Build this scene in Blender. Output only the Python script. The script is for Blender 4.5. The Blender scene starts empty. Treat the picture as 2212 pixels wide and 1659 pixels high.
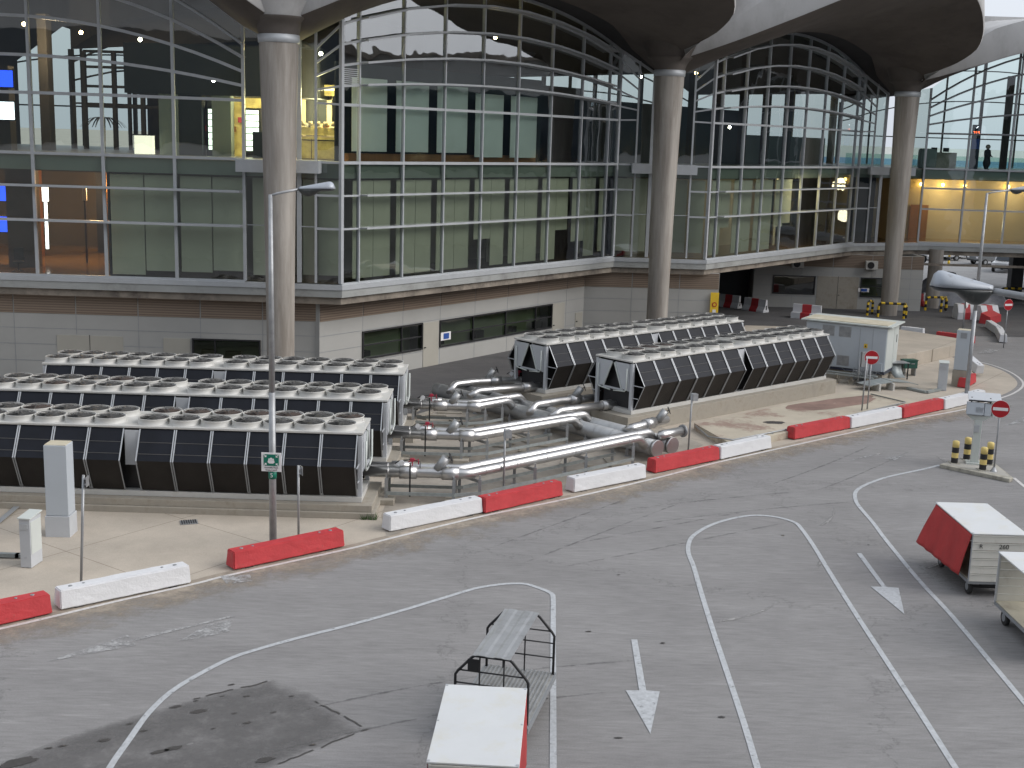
import bpy, bmesh, math, random
from mathutils import Vector, Matrix, noise
random.seed(7)
S = bpy.context.scene
# ---------------------------------------------------------------- camera
FPX, CX, CY, EYE = 2695.0, 1106.0, 829.5, 11.5          # focal length and centre on a 2212 px wide frame
_d = Vector((-415, 13730, 2695)).normalized()           # world down in camera axes (x right, y down, z forward)
_up = -_d
_yw = (Vector((0, 0, 1)) - _up * _up.z).normalized()
_xw = _yw.cross(_up)
camd = bpy.data.cameras.new('camera'); cam = bpy.data.objects.new('camera', camd); S.collection.objects.link(cam)
_r = lambda v: Vector((_xw.dot(v), _yw.dot(v), _up.dot(v)))
_cx, _cy, _cz = _r(Vector((1, 0, 0))), _r(Vector((0, -1, 0))), _r(Vector((0, 0, -1)))
cam.matrix_world = Matrix(((_cx.x, _cy.x, _cz.x, 0), (_cx.y, _cy.y, _cz.y, 0), (_cx.z, _cy.z, _cz.z, EYE), (0, 0, 0, 1)))
camd.sensor_width = 36; camd.lens = FPX / 2212 * 36; camd.clip_start = .1; camd.clip_end = 6000
S.camera = cam
def G(px, py, z=0.0):
    "the world point at height z that the survey pixel (2212 wide photograph) looks at"
    r = _r(Vector((px - CX, py - CY, FPX))); t = (z - EYE) / r.z
    return Vector((r.x * t, r.y * t, z))
# ---------------------------------------------------------------- light
w = bpy.data.worlds.new('World'); S.world = w; w.use_nodes = True
nt = w.node_tree; nt.nodes.clear()
sky = nt.nodes.new('ShaderNodeTexSky'); sky.sky_type = 'NISHITA'; sky.sun_disc = False
sky.sun_elevation = math.radians(34); sky.sun_rotation = math.radians(100); sky.dust_density = 4; sky.air_density = 1.2; sky.ozone_density = 1
hs = nt.nodes.new('ShaderNodeHueSaturation'); hs.inputs['Saturation'].default_value = .25
mx = nt.nodes.new('ShaderNodeMix'); mx.data_type = 'RGBA'; mx.inputs[0].default_value = .6
mx.inputs[7].default_value = (7.4, 7.95, 8.9, 1)
bg = nt.nodes.new('ShaderNodeBackground'); bg.inputs[1].default_value = .102
wo = nt.nodes.new('ShaderNodeOutputWorld')
nt.links.new(sky.outputs[0], hs.inputs['Color']); nt.links.new(hs.outputs[0], mx.inputs[6])
nt.links.new(mx.outputs[2], bg.inputs[0]); nt.links.new(bg.outputs[0], wo.inputs[0])
sd = bpy.data.lights.new('sun', 'SUN'); sd.energy = 1.35; sd.angle = math.radians(45); sd.color = (1, .955, .915)
so = bpy.data.objects.new('sun', sd); S.collection.objects.link(so)
_sv = Vector((math.sin(math.radians(100)) * math.cos(math.radians(34)), math.cos(math.radians(100)) * math.cos(math.radians(34)), math.sin(math.radians(34))))
so.rotation_euler = _sv.to_track_quat('Z', 'Y').to_euler(); so.location = _sv * 60
S.view_settings.view_transform = 'Standard'; S.view_settings.look = 'None'; S.view_settings.exposure = 0.47; S.view_settings.gamma = 1
S.render.engine = 'CYCLES'
S.cycles.max_bounces = 10; S.cycles.transparent_max_bounces = 24
# ---------------------------------------------------------------- materials
def nodes(name):
    m = bpy.data.materials.new(name); m.use_nodes = True
    t = m.node_tree; b = t.nodes['Principled BSDF']
    return m, t, b
def _ramp(t, stops):
    r = t.nodes.new('ShaderNodeValToRGB'); e = r.color_ramp.elements
    while len(e) < len(stops): e.new(.5)
    for q, (p, c) in zip(e, stops): q.position = p; q.color = (*c, 1) if len(c) == 3 else c
    return r
def _noise(t, scale, detail=4, rough=.55, vec=None, stretch=None, coord='Object'):
    n = t.nodes.new('ShaderNodeTexNoise'); n.inputs['Scale'].default_value = scale
    n.inputs['Detail'].default_value = detail; n.inputs['Roughness'].default_value = rough
    c = t.nodes.new('ShaderNodeTexCoord'); src = c.outputs[coord]
    if stretch:
        mp = t.nodes.new('ShaderNodeMapping')
        if len(stretch) > 3: mp.inputs['Rotation'].default_value = (0, 0, stretch[3])
        mp.inputs['Scale'].default_value = stretch[:3]; t.links.new(src, mp.inputs[0]); src = mp.outputs[0]
    t.links.new(src, n.inputs['Vector']); return n
def M(name, col, rough=.6, metal=0, var=.15, scale=3, bump=0, bscale=40, stretch=None, dirt=None, dscale=1.2, dlo=.5, dhi=.75, spec=.5, coat=0, coord='Object'):
    m, t, b = nodes(name)
    b.inputs['Roughness'].default_value = rough; b.inputs['Metallic'].default_value = metal
    b.inputs['Specular IOR Level'].default_value = spec; b.inputs['Coat Weight'].default_value = coat
    n = _noise(t, scale, 5, .6, stretch=stretch, coord=coord)
    r = _ramp(t, [(.25, [c * (1 - var) for c in col]), (.75, [min(1, c * (1 + var)) for c in col])])
    t.links.new(n.outputs[0], r.inputs[0]); out = r.outputs[0]
    if dirt:
        n2 = _noise(t, dscale, 7, .7, coord=coord, stretch=stretch); r2 = _ramp(t, [(dlo, (0, 0, 0)), (dhi, (1, 1, 1))]); t.links.new(n2.outputs[0], r2.inputs[0])
        x = t.nodes.new('ShaderNodeMix'); x.data_type = 'RGBA'; x.inputs[7].default_value = (*dirt, 1)
        t.links.new(r2.outputs[0], x.inputs[0]); t.links.new(out, x.inputs[6]); out = x.outputs[2]
    t.links.new(out, b.inputs['Base Color'])
    if bump:
        n3 = _noise(t, bscale, 4, .6, coord=coord); bp = t.nodes.new('ShaderNodeBump'); bp.inputs['Strength'].default_value = bump; bp.inputs['Distance'].default_value = .02
        t.links.new(n3.outputs[0], bp.inputs['Height']); t.links.new(bp.outputs[0], b.inputs['Normal'])
    return m
def E(name, col, s):
    m, t, b = nodes(name); b.inputs['Base Color'].default_value = (*col, 1)
    b.inputs['Emission Color'].default_value = (*col, 1); b.inputs['Emission Strength'].default_value = s
    return m
def glass(name, tint, refl=1.0, wav=.006, base=.035):
    m, t, b = nodes(name); t.nodes.remove(b); o = t.nodes['Material Output']
    tr = t.nodes.new('ShaderNodeBsdfTransparent'); tr.inputs[0].default_value = (*tint, 1)
    gl = t.nodes.new('ShaderNodeBsdfGlossy'); gl.inputs['Roughness'].default_value = .015; gl.inputs['Color'].default_value = (.93, .96, 1, 1)
    fr = t.nodes.new('ShaderNodeFresnel'); fr.inputs[0].default_value = 1.55
    mu = t.nodes.new('ShaderNodeMath'); mu.operation = 'MULTIPLY_ADD'; mu.inputs[1].default_value = 1.3 * refl; mu.inputs[2].default_value = base; mu.use_clamp = True
    n = _noise(t, .4, 2, .5, coord='Object'); bp = t.nodes.new('ShaderNodeBump'); bp.inputs['Strength'].default_value = 1; bp.inputs['Distance'].default_value = wav * 8
    t.links.new(n.outputs[0], bp.inputs['Height']); t.links.new(bp.outputs[0], gl.inputs['Normal']); 
    mi = t.nodes.new('ShaderNodeMixShader'); t.links.new(fr.outputs[0], mu.inputs[0]); t.links.new(mu.outputs[0], mi.inputs[0])
    t.links.new(tr.outputs[0], mi.inputs[1]); t.links.new(gl.outputs[0], mi.inputs[2]); t.links.new(mi.outputs[0], o.inputs[0])
    return m
def asphalt(name, a, c, tan=(.19, .155, .12)):
    m, t, b = nodes(name); b.inputs['Roughness'].default_value = .88; b.inputs['Specular IOR Level'].default_value = .35
    n1 = _noise(t, .22, 6, .6, stretch=(1, 2.4, 1, -.65)); r1 = _ramp(t, [(.3, a), (.72, c)]); t.links.new(n1.outputs[0], r1.inputs[0])
    n2 = _noise(t, 3.2, 6, .7, stretch=(.5, 3.2, 1, -.72)); r2 = _ramp(t, [(.3, (.80,) * 3), (.7, (1.12,) * 3)]); t.links.new(n2.outputs[0], r2.inputs[0])
    n3 = _noise(t, 42, 3, .8); r3 = _ramp(t, [(.3, (.72,) * 3), (.7, (1.25,) * 3)]); t.links.new(n3.outputs[0], r3.inputs[0])
    def mul(x, y):
        q = t.nodes.new('ShaderNodeMix'); q.data_type = 'RGBA'; q.blend_type = 'MULTIPLY'; q.inputs[0].default_value = 1
        t.links.new(x, q.inputs[6]); t.links.new(y, q.inputs[7]); return q.outputs[2]
    o = mul(mul(r1.outputs[0], r2.outputs[0]), r3.outputs[0])
    # small dark oil spots and scuffs
    n4 = _noise(t, 1.6, 8, .75); r4 = _ramp(t, [(.67, (1, 1, 1)), (.73, (.62, .6, .58))]); t.links.new(n4.outputs[0], r4.inputs[0]); o = mul(o, r4.outputs[0])
    n5 = _noise(t, .7, 3, .6, stretch=(.35, 4, 1, -.9)); r5 = _ramp(t, [(.62, (1, 1, 1)), (.66, (1.13,) * 3), (.70, (1, 1, 1))]); t.links.new(n5.outputs[0], r5.inputs[0]); o = mul(o, r5.outputs[0])
    # thin cracks
    v = t.nodes.new('ShaderNodeTexVoronoi'); v.feature = 'DISTANCE_TO_EDGE'; v.inputs['Scale'].default_value = .085
    nn = _noise(t, .9, 5, .7); mm = t.nodes.new('ShaderNodeMix'); mm.data_type = 'RGBA'; mm.inputs[0].default_value = .035
    cc = t.nodes.new('ShaderNodeTexCoord'); t.links.new(cc.outputs['Object'], mm.inputs[6])
    sc = t.nodes.new('ShaderNodeVectorMath'); sc.operation = 'MULTIPLY_ADD'; sc.inputs[1].default_value = (3, 3, 3)
    t.links.new(nn.outputs['Color'], sc.inputs[0]); t.links.new(cc.outputs['Object'], sc.inputs[2]); t.links.new(sc.outputs[0], v.inputs['Vector'])
    r6 = _ramp(t, [(0.0, (.72,) * 3), (.0010, (.8,) * 3), (.0016, (1, 1, 1))]); t.links.new(v.outputs['Distance'], r6.inputs[0]); o = mul(o, r6.outputs[0])
    t.links.new(o, b.inputs['Base Color'])
    bp = t.nodes.new('ShaderNodeBump'); bp.inputs['Strength'].default_value = .35; bp.inputs['Distance'].default_value = .01
    t.links.new(n3.outputs[0], bp.inputs['Height']); t.links.new(bp.outputs[0], b.inputs['Normal'])
    return m
def paint(name, col, wear=.45, scale=9, soft=.05, rough=.7, attr=False):
    m, t, b = nodes(name); b.inputs['Roughness'].default_value = rough
    n = _noise(t, scale, 8, .78); r = _ramp(t, [(wear - .02, [c * .7 for c in col]), (.64, col)]); t.links.new(n.outputs[0], r.inputs[0]); t.links.new(r.outputs[0], b.inputs['Base Color'])
    tr = t.nodes.new('ShaderNodeBsdfTransparent'); mi = t.nodes.new('ShaderNodeMixShader'); o = t.nodes['Material Output']
    n2 = _noise(t, scale * .45, 10, .8); f = n2.outputs[0]
    if attr:
        at = t.nodes.new('ShaderNodeAttribute'); at.attribute_name = 'fade'; ma = t.nodes.new('ShaderNodeMath'); ma.operation = 'MULTIPLY_ADD'; ma.inputs[1].default_value = .55; ma.inputs[2].default_value = -.28
        t.links.new(at.outputs['Fac'], ma.inputs[0]); ad = t.nodes.new('ShaderNodeMath'); ad.operation = 'ADD'; t.links.new(ma.outputs[0], ad.inputs[0]); t.links.new(f, ad.inputs[1]); f = ad.outputs[0]
    r2 = _ramp(t, [(wear - soft, (0, 0, 0)), (wear + soft, (1, 1, 1))]); t.links.new(f, r2.inputs[0])
    t.links.new(r2.outputs[0], mi.inputs[0]); t.links.new(tr.outputs[0], mi.inputs[1]); t.links.new(b.outputs[0], mi.inputs[2]); t.links.new(mi.outputs[0], o.inputs[0]); return m
def louvre(name, a, c, pitch):
    m, t, b = nodes(name); b.inputs['Roughness'].default_value = .6
    cd = t.nodes.new('ShaderNodeTexCoord'); sx = t.nodes.new('ShaderNodeSeparateXYZ'); t.links.new(cd.outputs['Object'], sx.inputs[0])
    mu = t.nodes.new('ShaderNodeMath'); mu.operation = 'MULTIPLY'; mu.inputs[1].default_value = 1 / pitch; t.links.new(sx.outputs[2], mu.inputs[0])
    fr = t.nodes.new('ShaderNodeMath'); fr.operation = 'FRACT'; t.links.new(mu.outputs[0], fr.inputs[0])
    r = _ramp(t, [(0, a), (.35, a), (.5, c), (1, c)]); t.links.new(fr.outputs[0], r.inputs[0]); t.links.new(r.outputs[0], b.inputs['Base Color'])
    bp = t.nodes.new('ShaderNodeBump'); bp.inputs['Distance'].default_value = .03; t.links.new(fr.outputs[0], bp.inputs['Height']); t.links.new(bp.outputs[0], b.inputs['Normal'])
    return m
def pavement(name, col):
    m, t, b = nodes(name); b.inputs['Roughness'].default_value = .85
    n1 = _noise(t, .5, 6, .65); r1 = _ramp(t, [(.3, [c * .82 for c in col]), (.7, [c * 1.1 for c in col])]); t.links.new(n1.outputs[0], r1.inputs[0])
    n2 = _noise(t, 25, 5, .8); r2 = _ramp(t, [(.3, (.85,) * 3), (.7, (1.1,) * 3)]); t.links.new(n2.outputs[0], r2.inputs[0])
    q = t.nodes.new('ShaderNodeMix'); q.data_type = 'RGBA'; q.blend_type = 'MULTIPLY'; q.inputs[0].default_value = 1
    t.links.new(r1.outputs[0], q.inputs[6]); t.links.new(r2.outputs[0], q.inputs[7])
    # saw-cut slab joints
    cd = t.nodes.new('ShaderNodeTexCoord'); mp = t.nodes.new('ShaderNodeMapping'); mp.inputs['Rotation'].default_value = (0, 0, .62); mp.inputs['Location'].default_value = (.9, .4, 0)
    t.links.new(cd.outputs['Object'], mp.inputs[0]); br = t.nodes.new('ShaderNodeTexBrick'); br.offset = 0
    br.inputs['Scale'].default_value = 1; br.inputs['Brick Width'].default_value = 4; br.inputs['Row Height'].default_value = 4; br.inputs['Mortar Size'].default_value = .012
    br.inputs['Color1'].default_value = br.inputs['Color2'].default_value = (1, 1, 1, 1); br.inputs['Mortar'].default_value = (.5, .48, .45, 1)
    t.links.new(mp.outputs[0], br.inputs[0])
    q2 = t.nodes.new('ShaderNodeMix'); q2.data_type = 'RGBA'; q2.blend_type = 'MULTIPLY'; q2.inputs[0].default_value = 1
    t.links.new(q.outputs[2], q2.inputs[6]); t.links.new(br.outputs[0], q2.inputs[7]); t.links.new(q2.outputs[2], b.inputs['Base Color'])
    return m
def coil(name, top, low, rough):
    m = M(name, top, rough, 0, .25, 1.4, .25, 60, spec=.6); return m

MAT = dict(
 asphalt=asphalt('asphalt', (.228, .222, .22), (.285, .278, .275)),
 asphalt_dark=asphalt('asphalt_patch', (.16, .152, .15), (.21, .20, .196)),
 lane_dark=asphalt('asphalt_service', (.10, .098, .10), (.145, .142, .143)),
 apron=asphalt('apron', (.26, .26, .26), (.34, .34, .34)),
 pave=pavement('concrete_pavement', (.47, .415, .345)),
 yard=M('yard_concrete', (.34, .305, .26), .85, 0, .3, .8, .3, 30, dirt=(.22, .20, .17), dscale=.9),
 plinth=M('plinth_concrete', (.35, .32, .27), .85, 0, .18, 1.5, .3, 30, dirt=(.2, .17, .13), dscale=1.5, dlo=.5, dhi=.8),
 concrete=M('column_concrete', (.365, .335, .30), .75, 0, .32, 2.2, .3, 14, stretch=(1, 1, .09), dirt=(.25, .22, .19), dscale=1.8, dlo=.45, dhi=.66),
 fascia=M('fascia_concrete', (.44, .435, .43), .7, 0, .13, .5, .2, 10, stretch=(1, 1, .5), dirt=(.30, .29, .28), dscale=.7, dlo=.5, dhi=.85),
 soffit=M('shaded_concrete', (.105, .09, .08), .85, 0, .25, .35, .2, 10, dirt=(.07, .06, .053), dscale=.5),  # same concrete as the fascia, with the underside's shade put into the colour
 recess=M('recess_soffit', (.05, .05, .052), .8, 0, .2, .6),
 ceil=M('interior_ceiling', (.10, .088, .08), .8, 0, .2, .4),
 alu=M('aluminium', (.46, .48, .50), .45, .2, .08, 2),
 alu_dark=M('aluminium_dark', (.30, .315, .33), .45, .3, .08, 2),  # darker grey version of the aluminium
 band=M('metal_cladding', (.38, .39, .38), .5, .2, .1, .6, dirt=(.24, .24, .23), dscale=.8),
 beam=M('edge_beam_concrete', (.26, .225, .185), .85, 0, .3, .9, dirt=(.12, .1, .085), dscale=.7, dlo=.45, dhi=.65),
 cladA=M('wall_cladding', (.385, .38, .36), .7, 0, .07, .5, .1, 30),
 brown=louvre('brown_louvre', (.21, .155, .115), (.31, .24, .185), .115),
 steel=M('galvanised_steel', (.36, .37, .38), .5, .55, .2, 4),
 pipe=M('pipe_jacket', (.56, .555, .55), .36, .88, .06, 2.2, .06, 5, dirt=(.50, .49, .47), dscale=2, dlo=.55, dhi=.8),
 pipe_old=M('weathered_jacket', (.40, .41, .415), .48, .6, .15, 2, .15, 8, dirt=(.30, .295, .29), dscale=1.5),
 white=M('white_enamel', (.56, .595, .57), .45, 0, .06, 1.5, dirt=(.5, .46, .38), dscale=1.4, dlo=.6, dhi=.85),
 cream=M('cream_deck', (.55, .545, .52), .5, 0, .08, 1.5, dirt=(.48, .45, .38), dscale=2, dlo=.55, dhi=.85),
 lightgrey=M('light_grey_paint', (.50, .52, .545), .5, 0, .06, 1.2, dirt=(.42, .42, .41), dscale=1.6, dlo=.6, dhi=.85),
 kiosk=M('kiosk_paint', (.46, .50, .54), .55, 0, .04, 1, dirt=(.5, .52, .52), dscale=2, dlo=.6, dhi=.9),
 kroof=M('kiosk_roof', (.54, .49, .37), .7, 0, .12, 1.5, dirt=(.7, .67, .58), dscale=1),
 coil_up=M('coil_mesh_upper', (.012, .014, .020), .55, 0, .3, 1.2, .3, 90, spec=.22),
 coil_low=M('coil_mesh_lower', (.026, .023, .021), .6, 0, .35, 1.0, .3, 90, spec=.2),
 grille=M('fan_grille', (.07, .068, .066), .5, .2, .35, 6, dirt=(.12, .115, .11), dscale=3),
 rust=M('rusty_fan', (.10, .06, .045), .6, .2, .4, 5),
 black=M('black_paint', (.02, .02, .022), .5, 0, .2, 3),
 rubber=M('rubber', (.025, .025, .025), .8, 0, .3, 6),
 red=M('barrier_red', (.50, .045, .052), .6, 0, .14, 2.5, .5, 14, dirt=(.30, .06, .05), dscale=3, dlo=.6, dhi=.7),
 bwhite=M('barrier_white', (.68, .685, .70), .6, 0, .05, 2, .5, 14, dirt=(.52, .5, .47), dscale=4, dlo=.66, dhi=.74),
 signred=M('sign_red', (.42, .012, .02), .4, 0, .06, 3), signwhite=M('sign_white', (.82, .8, .8), .4, 0, .03, 3),
 yellow=M('yellow_paint', (.72, .56, .20), .55, 0, .1, 3), hazyel=M('hazard_yellow', (.75, .5, .03), .55, 0, .1, 3),
 line=paint('line_paint', (.53, .55, .57), .385, 9, .05), edge=paint('edge_line_paint', (.68, .66, .64), .36), worn=paint('worn_paint', (.50, .50, .50), .49, 7, .08), tyre=paint('tyre_mark', (.20, .195, .193), .63, 3, .18, .8, True), scuff=paint('pale_scuff', (.42, .41, .40), .53, 5, .12, .8, True), verge=paint('dusty_verge', (.42, .36, .29), .48, 2, .16, .9, True), damp=paint('dark_patch', (.192, .186, .183), .52, 1.6, .28, .8, True), oil=paint('oil_spill', (.075, .07, .067), .47, 12, .06, .55, True),
 curb=M('kerb_stone', (.40, .38, .32), .85, 0, .3, 3, dirt=(.14, .13, .11), dscale=2.5),
 islandtop=M('island_top', (.40, .385, .35), .85, 0, .12, 2),
 stain=M('red_brown_stain', (.25, .165, .135), .85, 0, .3, 1.2), fslab=M('slab_concrete', (.47, .42, .335), .85, 0, .15, .8, .2, 30, dirt=(.30, .215, .175), dscale=.45, dlo=.52, dhi=.62),
 cartroof=M('dolly_roof', (.63, .645, .65), .6, 0, .04, 1.2, dirt=(.60, .585, .51), dscale=1.6, dlo=.5, dhi=.8),
 cartside=M('dolly_side', (.66, .65, .60), .5, .1, .08, 1.5, dirt=(.45, .42, .36), dscale=2, dlo=.58, dhi=.8),
 curtain=M('red_curtain', (.40, .035, .035), .7, 0, .18, 1.4, .5, 6),
 deck=M('dolly_deck', (.32, .32, .31), .6, .3, .25, 3, .5, 40, dirt=(.2, .2, .19), dscale=2),
 ply=M('plywood_floor', (.42, .39, .31), .75, 0, .2, 1.2, dirt=(.25, .22, .17), dscale=1.5), sheet=M('sheet_roof', (.42, .43, .44), .45, .5, .12, 1.5, dirt=(.3, .3, .3), dscale=2),
 wood=M('timber', (.30, .13, .045), .4, 0, .25, .8, stretch=(3, 3, .2)),
 blind=M('roller_blind', (.60, .60, .51), .9, 0, .06, .6), blind_b=M('pale_blind', (.80, .82, .79), .9, 0, .05, .6), blind_g=M('spandrel_panel', (.25, .29, .27), .8, 0, .08, .6),
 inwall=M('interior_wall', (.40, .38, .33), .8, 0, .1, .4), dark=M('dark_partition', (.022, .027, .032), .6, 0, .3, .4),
 beige=M('beige_wall', (.55, .45, .30), .7, 0, .06, .4), floorgloss=M('polished_floor', (.24, .15, .08), .12, 0, .15, .5), floor2=M('stone_floor', (.30, .28, .24), .4, 0, .1, .5),
 green=M('sign_green', (.0, .17, .11), .45, 0, .05, 3), blue=M('sign_blue', (.03, .09, .35), .5, 0, .05, 3), dgreen=M('green_locker', (.02, .09, .07), .5, 0, .2, 2),
 darkblue=M('dark_pylon', (.015, .02, .04), .35, 0, .2, 2), skin=M('skin', (.42, .25, .17), .6, 0, .08, 8), cloth=M('dark_coat', (.05, .05, .055), .85, 0, .2, 4), head=M('beige_scarf', (.42, .36, .30), .9, 0, .1, 6), uniform=M('pale_uniform', (.55, .5, .42), .85, 0, .08, 5),
 meshy=M('galvanised_tray', (.33, .36, .36), .5, .4, .2, 5), glovered=M('valve_red', (.40, .03, .06), .5, 0, .2, 6), lens=M('lamp_glass', (.045, .05, .05), .3, 0, .3, 2, dirt=(.13, .13, .12), dscale=3),
 lamp=M('lamp_shell', (.37, .40, .44), .45, .2, .08, 3, dirt=(.26, .27, .28), dscale=5, dlo=.6, dhi=.7), tarp=M('grey_tarpaulin', (.30, .30, .32), .3, 0, .5, 1.2, 1, 3), sand=M('desert_sand', (.46, .42, .36), .9, 0, .1, .01),
 hangar=M('hangar_cladding', (.20, .34, .50), .7, 0, .1, .02), pale=M('pale_cladding', (.62, .66, .64), .8, 0, .15, .03), plant=M('leaves', (.05, .1, .03), .8, 0, .4, 6), carwhite=M('car_white', (.68, .69, .7), .25, 0, .03, 2, coat=.4), cargrey=M('car_grey', (.16, .17, .18), .3, .3, .05, 2, coat=.4), carglass=M('car_glass', (.02, .03, .04), .1, 0, .1, 2),
 shopyel=M('shop_warm_panel', (.8, .62, .24), .5, 0, .35, 3), guard=M('guard_wire', (.12, .12, .12), .5, .3, .1, 3), shoplight=E('shop_light', (1, .86, .45), 2.2), bulbpanel=E('lit_counter', (1, .92, .75), 1.1), bulb=E('bulb_warm', (1, .66, .3), 60), bulbw=E('bulb_white', (1, .9, .7), 30), scrblue=E('screen_blue', (.03, .10, 1), 1.6), scrwhite=E('screen_white', (.9, .92, 1), 3.2), fridge=E('fridge_light', (.9, 1, .85), 2.2), digits=E('red_digits', (1, .12, .03), 4), exitg=E('exit_sign', (.5, 1, .3), 2.5), downl=E('warm_downlight', (1, .62, .15), 22),
)
GL_UP = glass('upper_glass', (.70, .80, .76), 1, .0022, .2); GL_LO = glass('lower_glass', (.67, .73, .665), .8, .0025, .08); GL_WIN = glass('window_glass', (.35, .42, .33), 1.0, .003); GL_CLEAR = glass('clear_glass', (.76, .88, .85), .7, .003)
# ---------------------------------------------------------------- helpers
COL = S.collection
class MB:
    "collects shapes for ONE mesh object"
    def __init__(s): s.v = []; s.f = []; s.sm = []
    def add(s, vs, fs, smooth=False):
        k = len(s.v); s.v += [tuple(v) for v in vs]; s.f += [tuple(i + k for i in f) for f in fs]; s.sm += [smooth] * len(fs); return s
    def box(s, c, d, rz=0, m=None):
        x, y, z = d[0] / 2, d[1] / 2, d[2] / 2; q = Matrix.Rotation(rz, 3, 'Z') if m is None else m; c = Vector(c)
        vs = [c + q @ Vector(p) for p in ((-x, -y, -z), (x, -y, -z), (x, y, -z), (-x, y, -z), (-x, -y, z), (x, -y, z), (x, y, z), (-x, y, z))]
        return s.add(vs, [(0, 3, 2, 1), (4, 5, 6, 7), (0, 1, 5, 4), (1, 2, 6, 5), (2, 3, 7, 6), (3, 0, 4, 7)])
    def bar(s, p, q, wd, ht, up=(0, 0, 1)):
        p, q = Vector(p), Vector(q); a = (q - p); L = a.length; a.normalize(); u = Vector(up)
        if abs(a.dot(u)) > .98: u = Vector((0, 1, 0))
        n = a.cross(u).normalized(); u = n.cross(a)
        return s.box((p + q) / 2, (L, wd, ht), m=Matrix((a, -n, u)).transposed())
    def tube(s, pts, r, n=10, r2=None, cap=True):
        pts = [Vector(p) for p in pts]; N = len(pts); vs = []; ref = None
        for i, p in enumerate(pts):
            a = (pts[min(i + 1, N - 1)] - pts[max(i - 1, 0)]).normalized()
            if ref is None: ref = a.orthogonal().normalized()
            ref = (ref - a * ref.dot(a)).normalized(); b = a.cross(ref)
            rr = r[i] if isinstance(r, (list, tuple)) else (r if r2 is None else r + (r2 - r) * i / (N - 1))
            for k in range(n):
                t = 2 * math.pi * k / n; vs.append(p + (ref * math.cos(t) + b * math.sin(t)) * rr)
        fs = [(i * n + k, i * n + (k + 1) % n, (i + 1) * n + (k + 1) % n, (i + 1) * n + k) for i in range(N - 1) for k in range(n)]
        s.add(vs, fs, True)
        if cap:
            k0 = len(s.v) - len(vs); s.f += [tuple(k0 + k for k in range(n))[::-1], tuple(k0 + (N - 1) * n + k for k in range(n))]; s.sm += [False, False]
        return s
    def prism(s, poly, z0, z1):
        n = len(poly); vs = [(*p[:2], z0) for p in poly] + [(*p[:2], z1) for p in poly]
        return s.add(vs, [tuple(range(n))[::-1], tuple(range(n, 2 * n))] + [(i, (i + 1) % n, n + (i + 1) % n, n + i) for i in range(n)])
    def grid(s, rows, smooth=True, close=False):
        n = len(rows[0]); vs = [p for r in rows for p in r]; m = n if close else n - 1
        return s.add(vs, [(i * n + k, i * n + (k + 1) % n, (i + 1) * n + (k + 1) % n, (i + 1) * n + k) for i in range(len(rows) - 1) for k in range(m)], smooth)
    def build(s, name, mat, parent=None, bevel=0, solid=0, seg=2):
        me = bpy.data.meshes.new(name); me.from_pydata(s.v, [], s.f)
        me.polygons.foreach_set('use_smooth', s.sm); me.update()
        o = bpy.data.objects.new(name, me); COL.objects.link(o)
        for m in (mat if isinstance(mat, (list, tuple)) else [mat]): me.materials.append(MAT[m] if isinstance(m, str) else m)
        if parent: o.parent = parent
        if solid: d = o.modifiers.new('solid', 'SOLIDIFY'); d.thickness = solid
        if bevel: d = o.modifiers.new('bevel', 'BEVEL'); d.width = bevel; d.segments = seg; d.limit_method = 'ANGLE'
        return o
def tag(o, label=None, cat=None, group=None, kind=None):
    if label: o['label'] = label
    if cat: o['category'] = cat
    if group: o['group'] = group
    if kind: o['kind'] = kind
    return o
def empty(name, loc=(0, 0, 0), rz=0, label=None, cat=None, group=None):
    o = bpy.data.objects.new(name, None); COL.objects.link(o); o.location = loc; o.rotation_euler = (0, 0, rz); o.empty_display_size = .2
    return tag(o, label, cat, group)
def copy_tree(o, parent=None):
    c = o.copy(); COL.objects.link(c); c.parent = parent
    for ch in [x for x in COL.objects if x.parent == o]: copy_tree(ch, c)
    return c
def kids(o): return list(o.children)
def smooth_path(pts, sub=6):
    pts = [Vector(p) for p in pts]; out = []
    for i in range(len(pts) - 1):
        p0, p1, p2, p3 = pts[max(i - 1, 0)], pts[i], pts[i + 1], pts[min(i + 2, len(pts) - 1)]
        for k in range(sub):
            t = k / sub; out.append(.5 * ((2 * p1) + (p2 - p0) * t + (2 * p0 - 5 * p1 + 4 * p2 - p3) * t * t + (3 * p1 - p0 - 3 * p2 + p3) * t ** 3))
    out.append(pts[-1]); return out
def ribbon(pts, wd, z, name, mat, label=None):
    b = MB(); N = len(pts); rows = []
    for i, p in enumerate(pts):
        a = (pts[min(i + 1, N - 1)] - pts[max(i - 1, 0)]); a.z = 0; a.normalize(); n = Vector((-a.y, a.x, 0)) * wd / 2
        rows.append([(p.x + n.x, p.y + n.y, z), (p.x - n.x, p.y - n.y, z)])
    b.grid(rows, False); o = b.build(name, mat); tag(o, kind='structure')
    if label: o['label'] = label
    return o
def sheet(name, poly, z, mat, kind='structure'):
    o = MB().add([(p[0], p[1], z) for p in poly], [tuple(range(len(poly)))]).build(name, mat); tag(o, kind=kind); return o
def text(name, s, size, loc, rot, mat, parent=None, ext=.002, align='CENTER'):
    c = bpy.data.curves.new(name, 'FONT'); c.body = s; c.size = size; c.extrude = ext; c.align_x = align; c.align_y = 'CENTER'
    t = bpy.data.objects.new(name, c); COL.objects.link(t)
    me = bpy.data.meshes.new_from_object(t.evaluated_get(bpy.context.evaluated_depsgraph_get())); bpy.data.objects.remove(t)
    o = bpy.data.objects.new(name, me); COL.objects.link(o); me.materials.clear(); me.materials.append(MAT[mat])
    o.location = loc; o.rotation_euler = rot
    if parent: o.parent = parent
    return o
V = Vector
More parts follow.
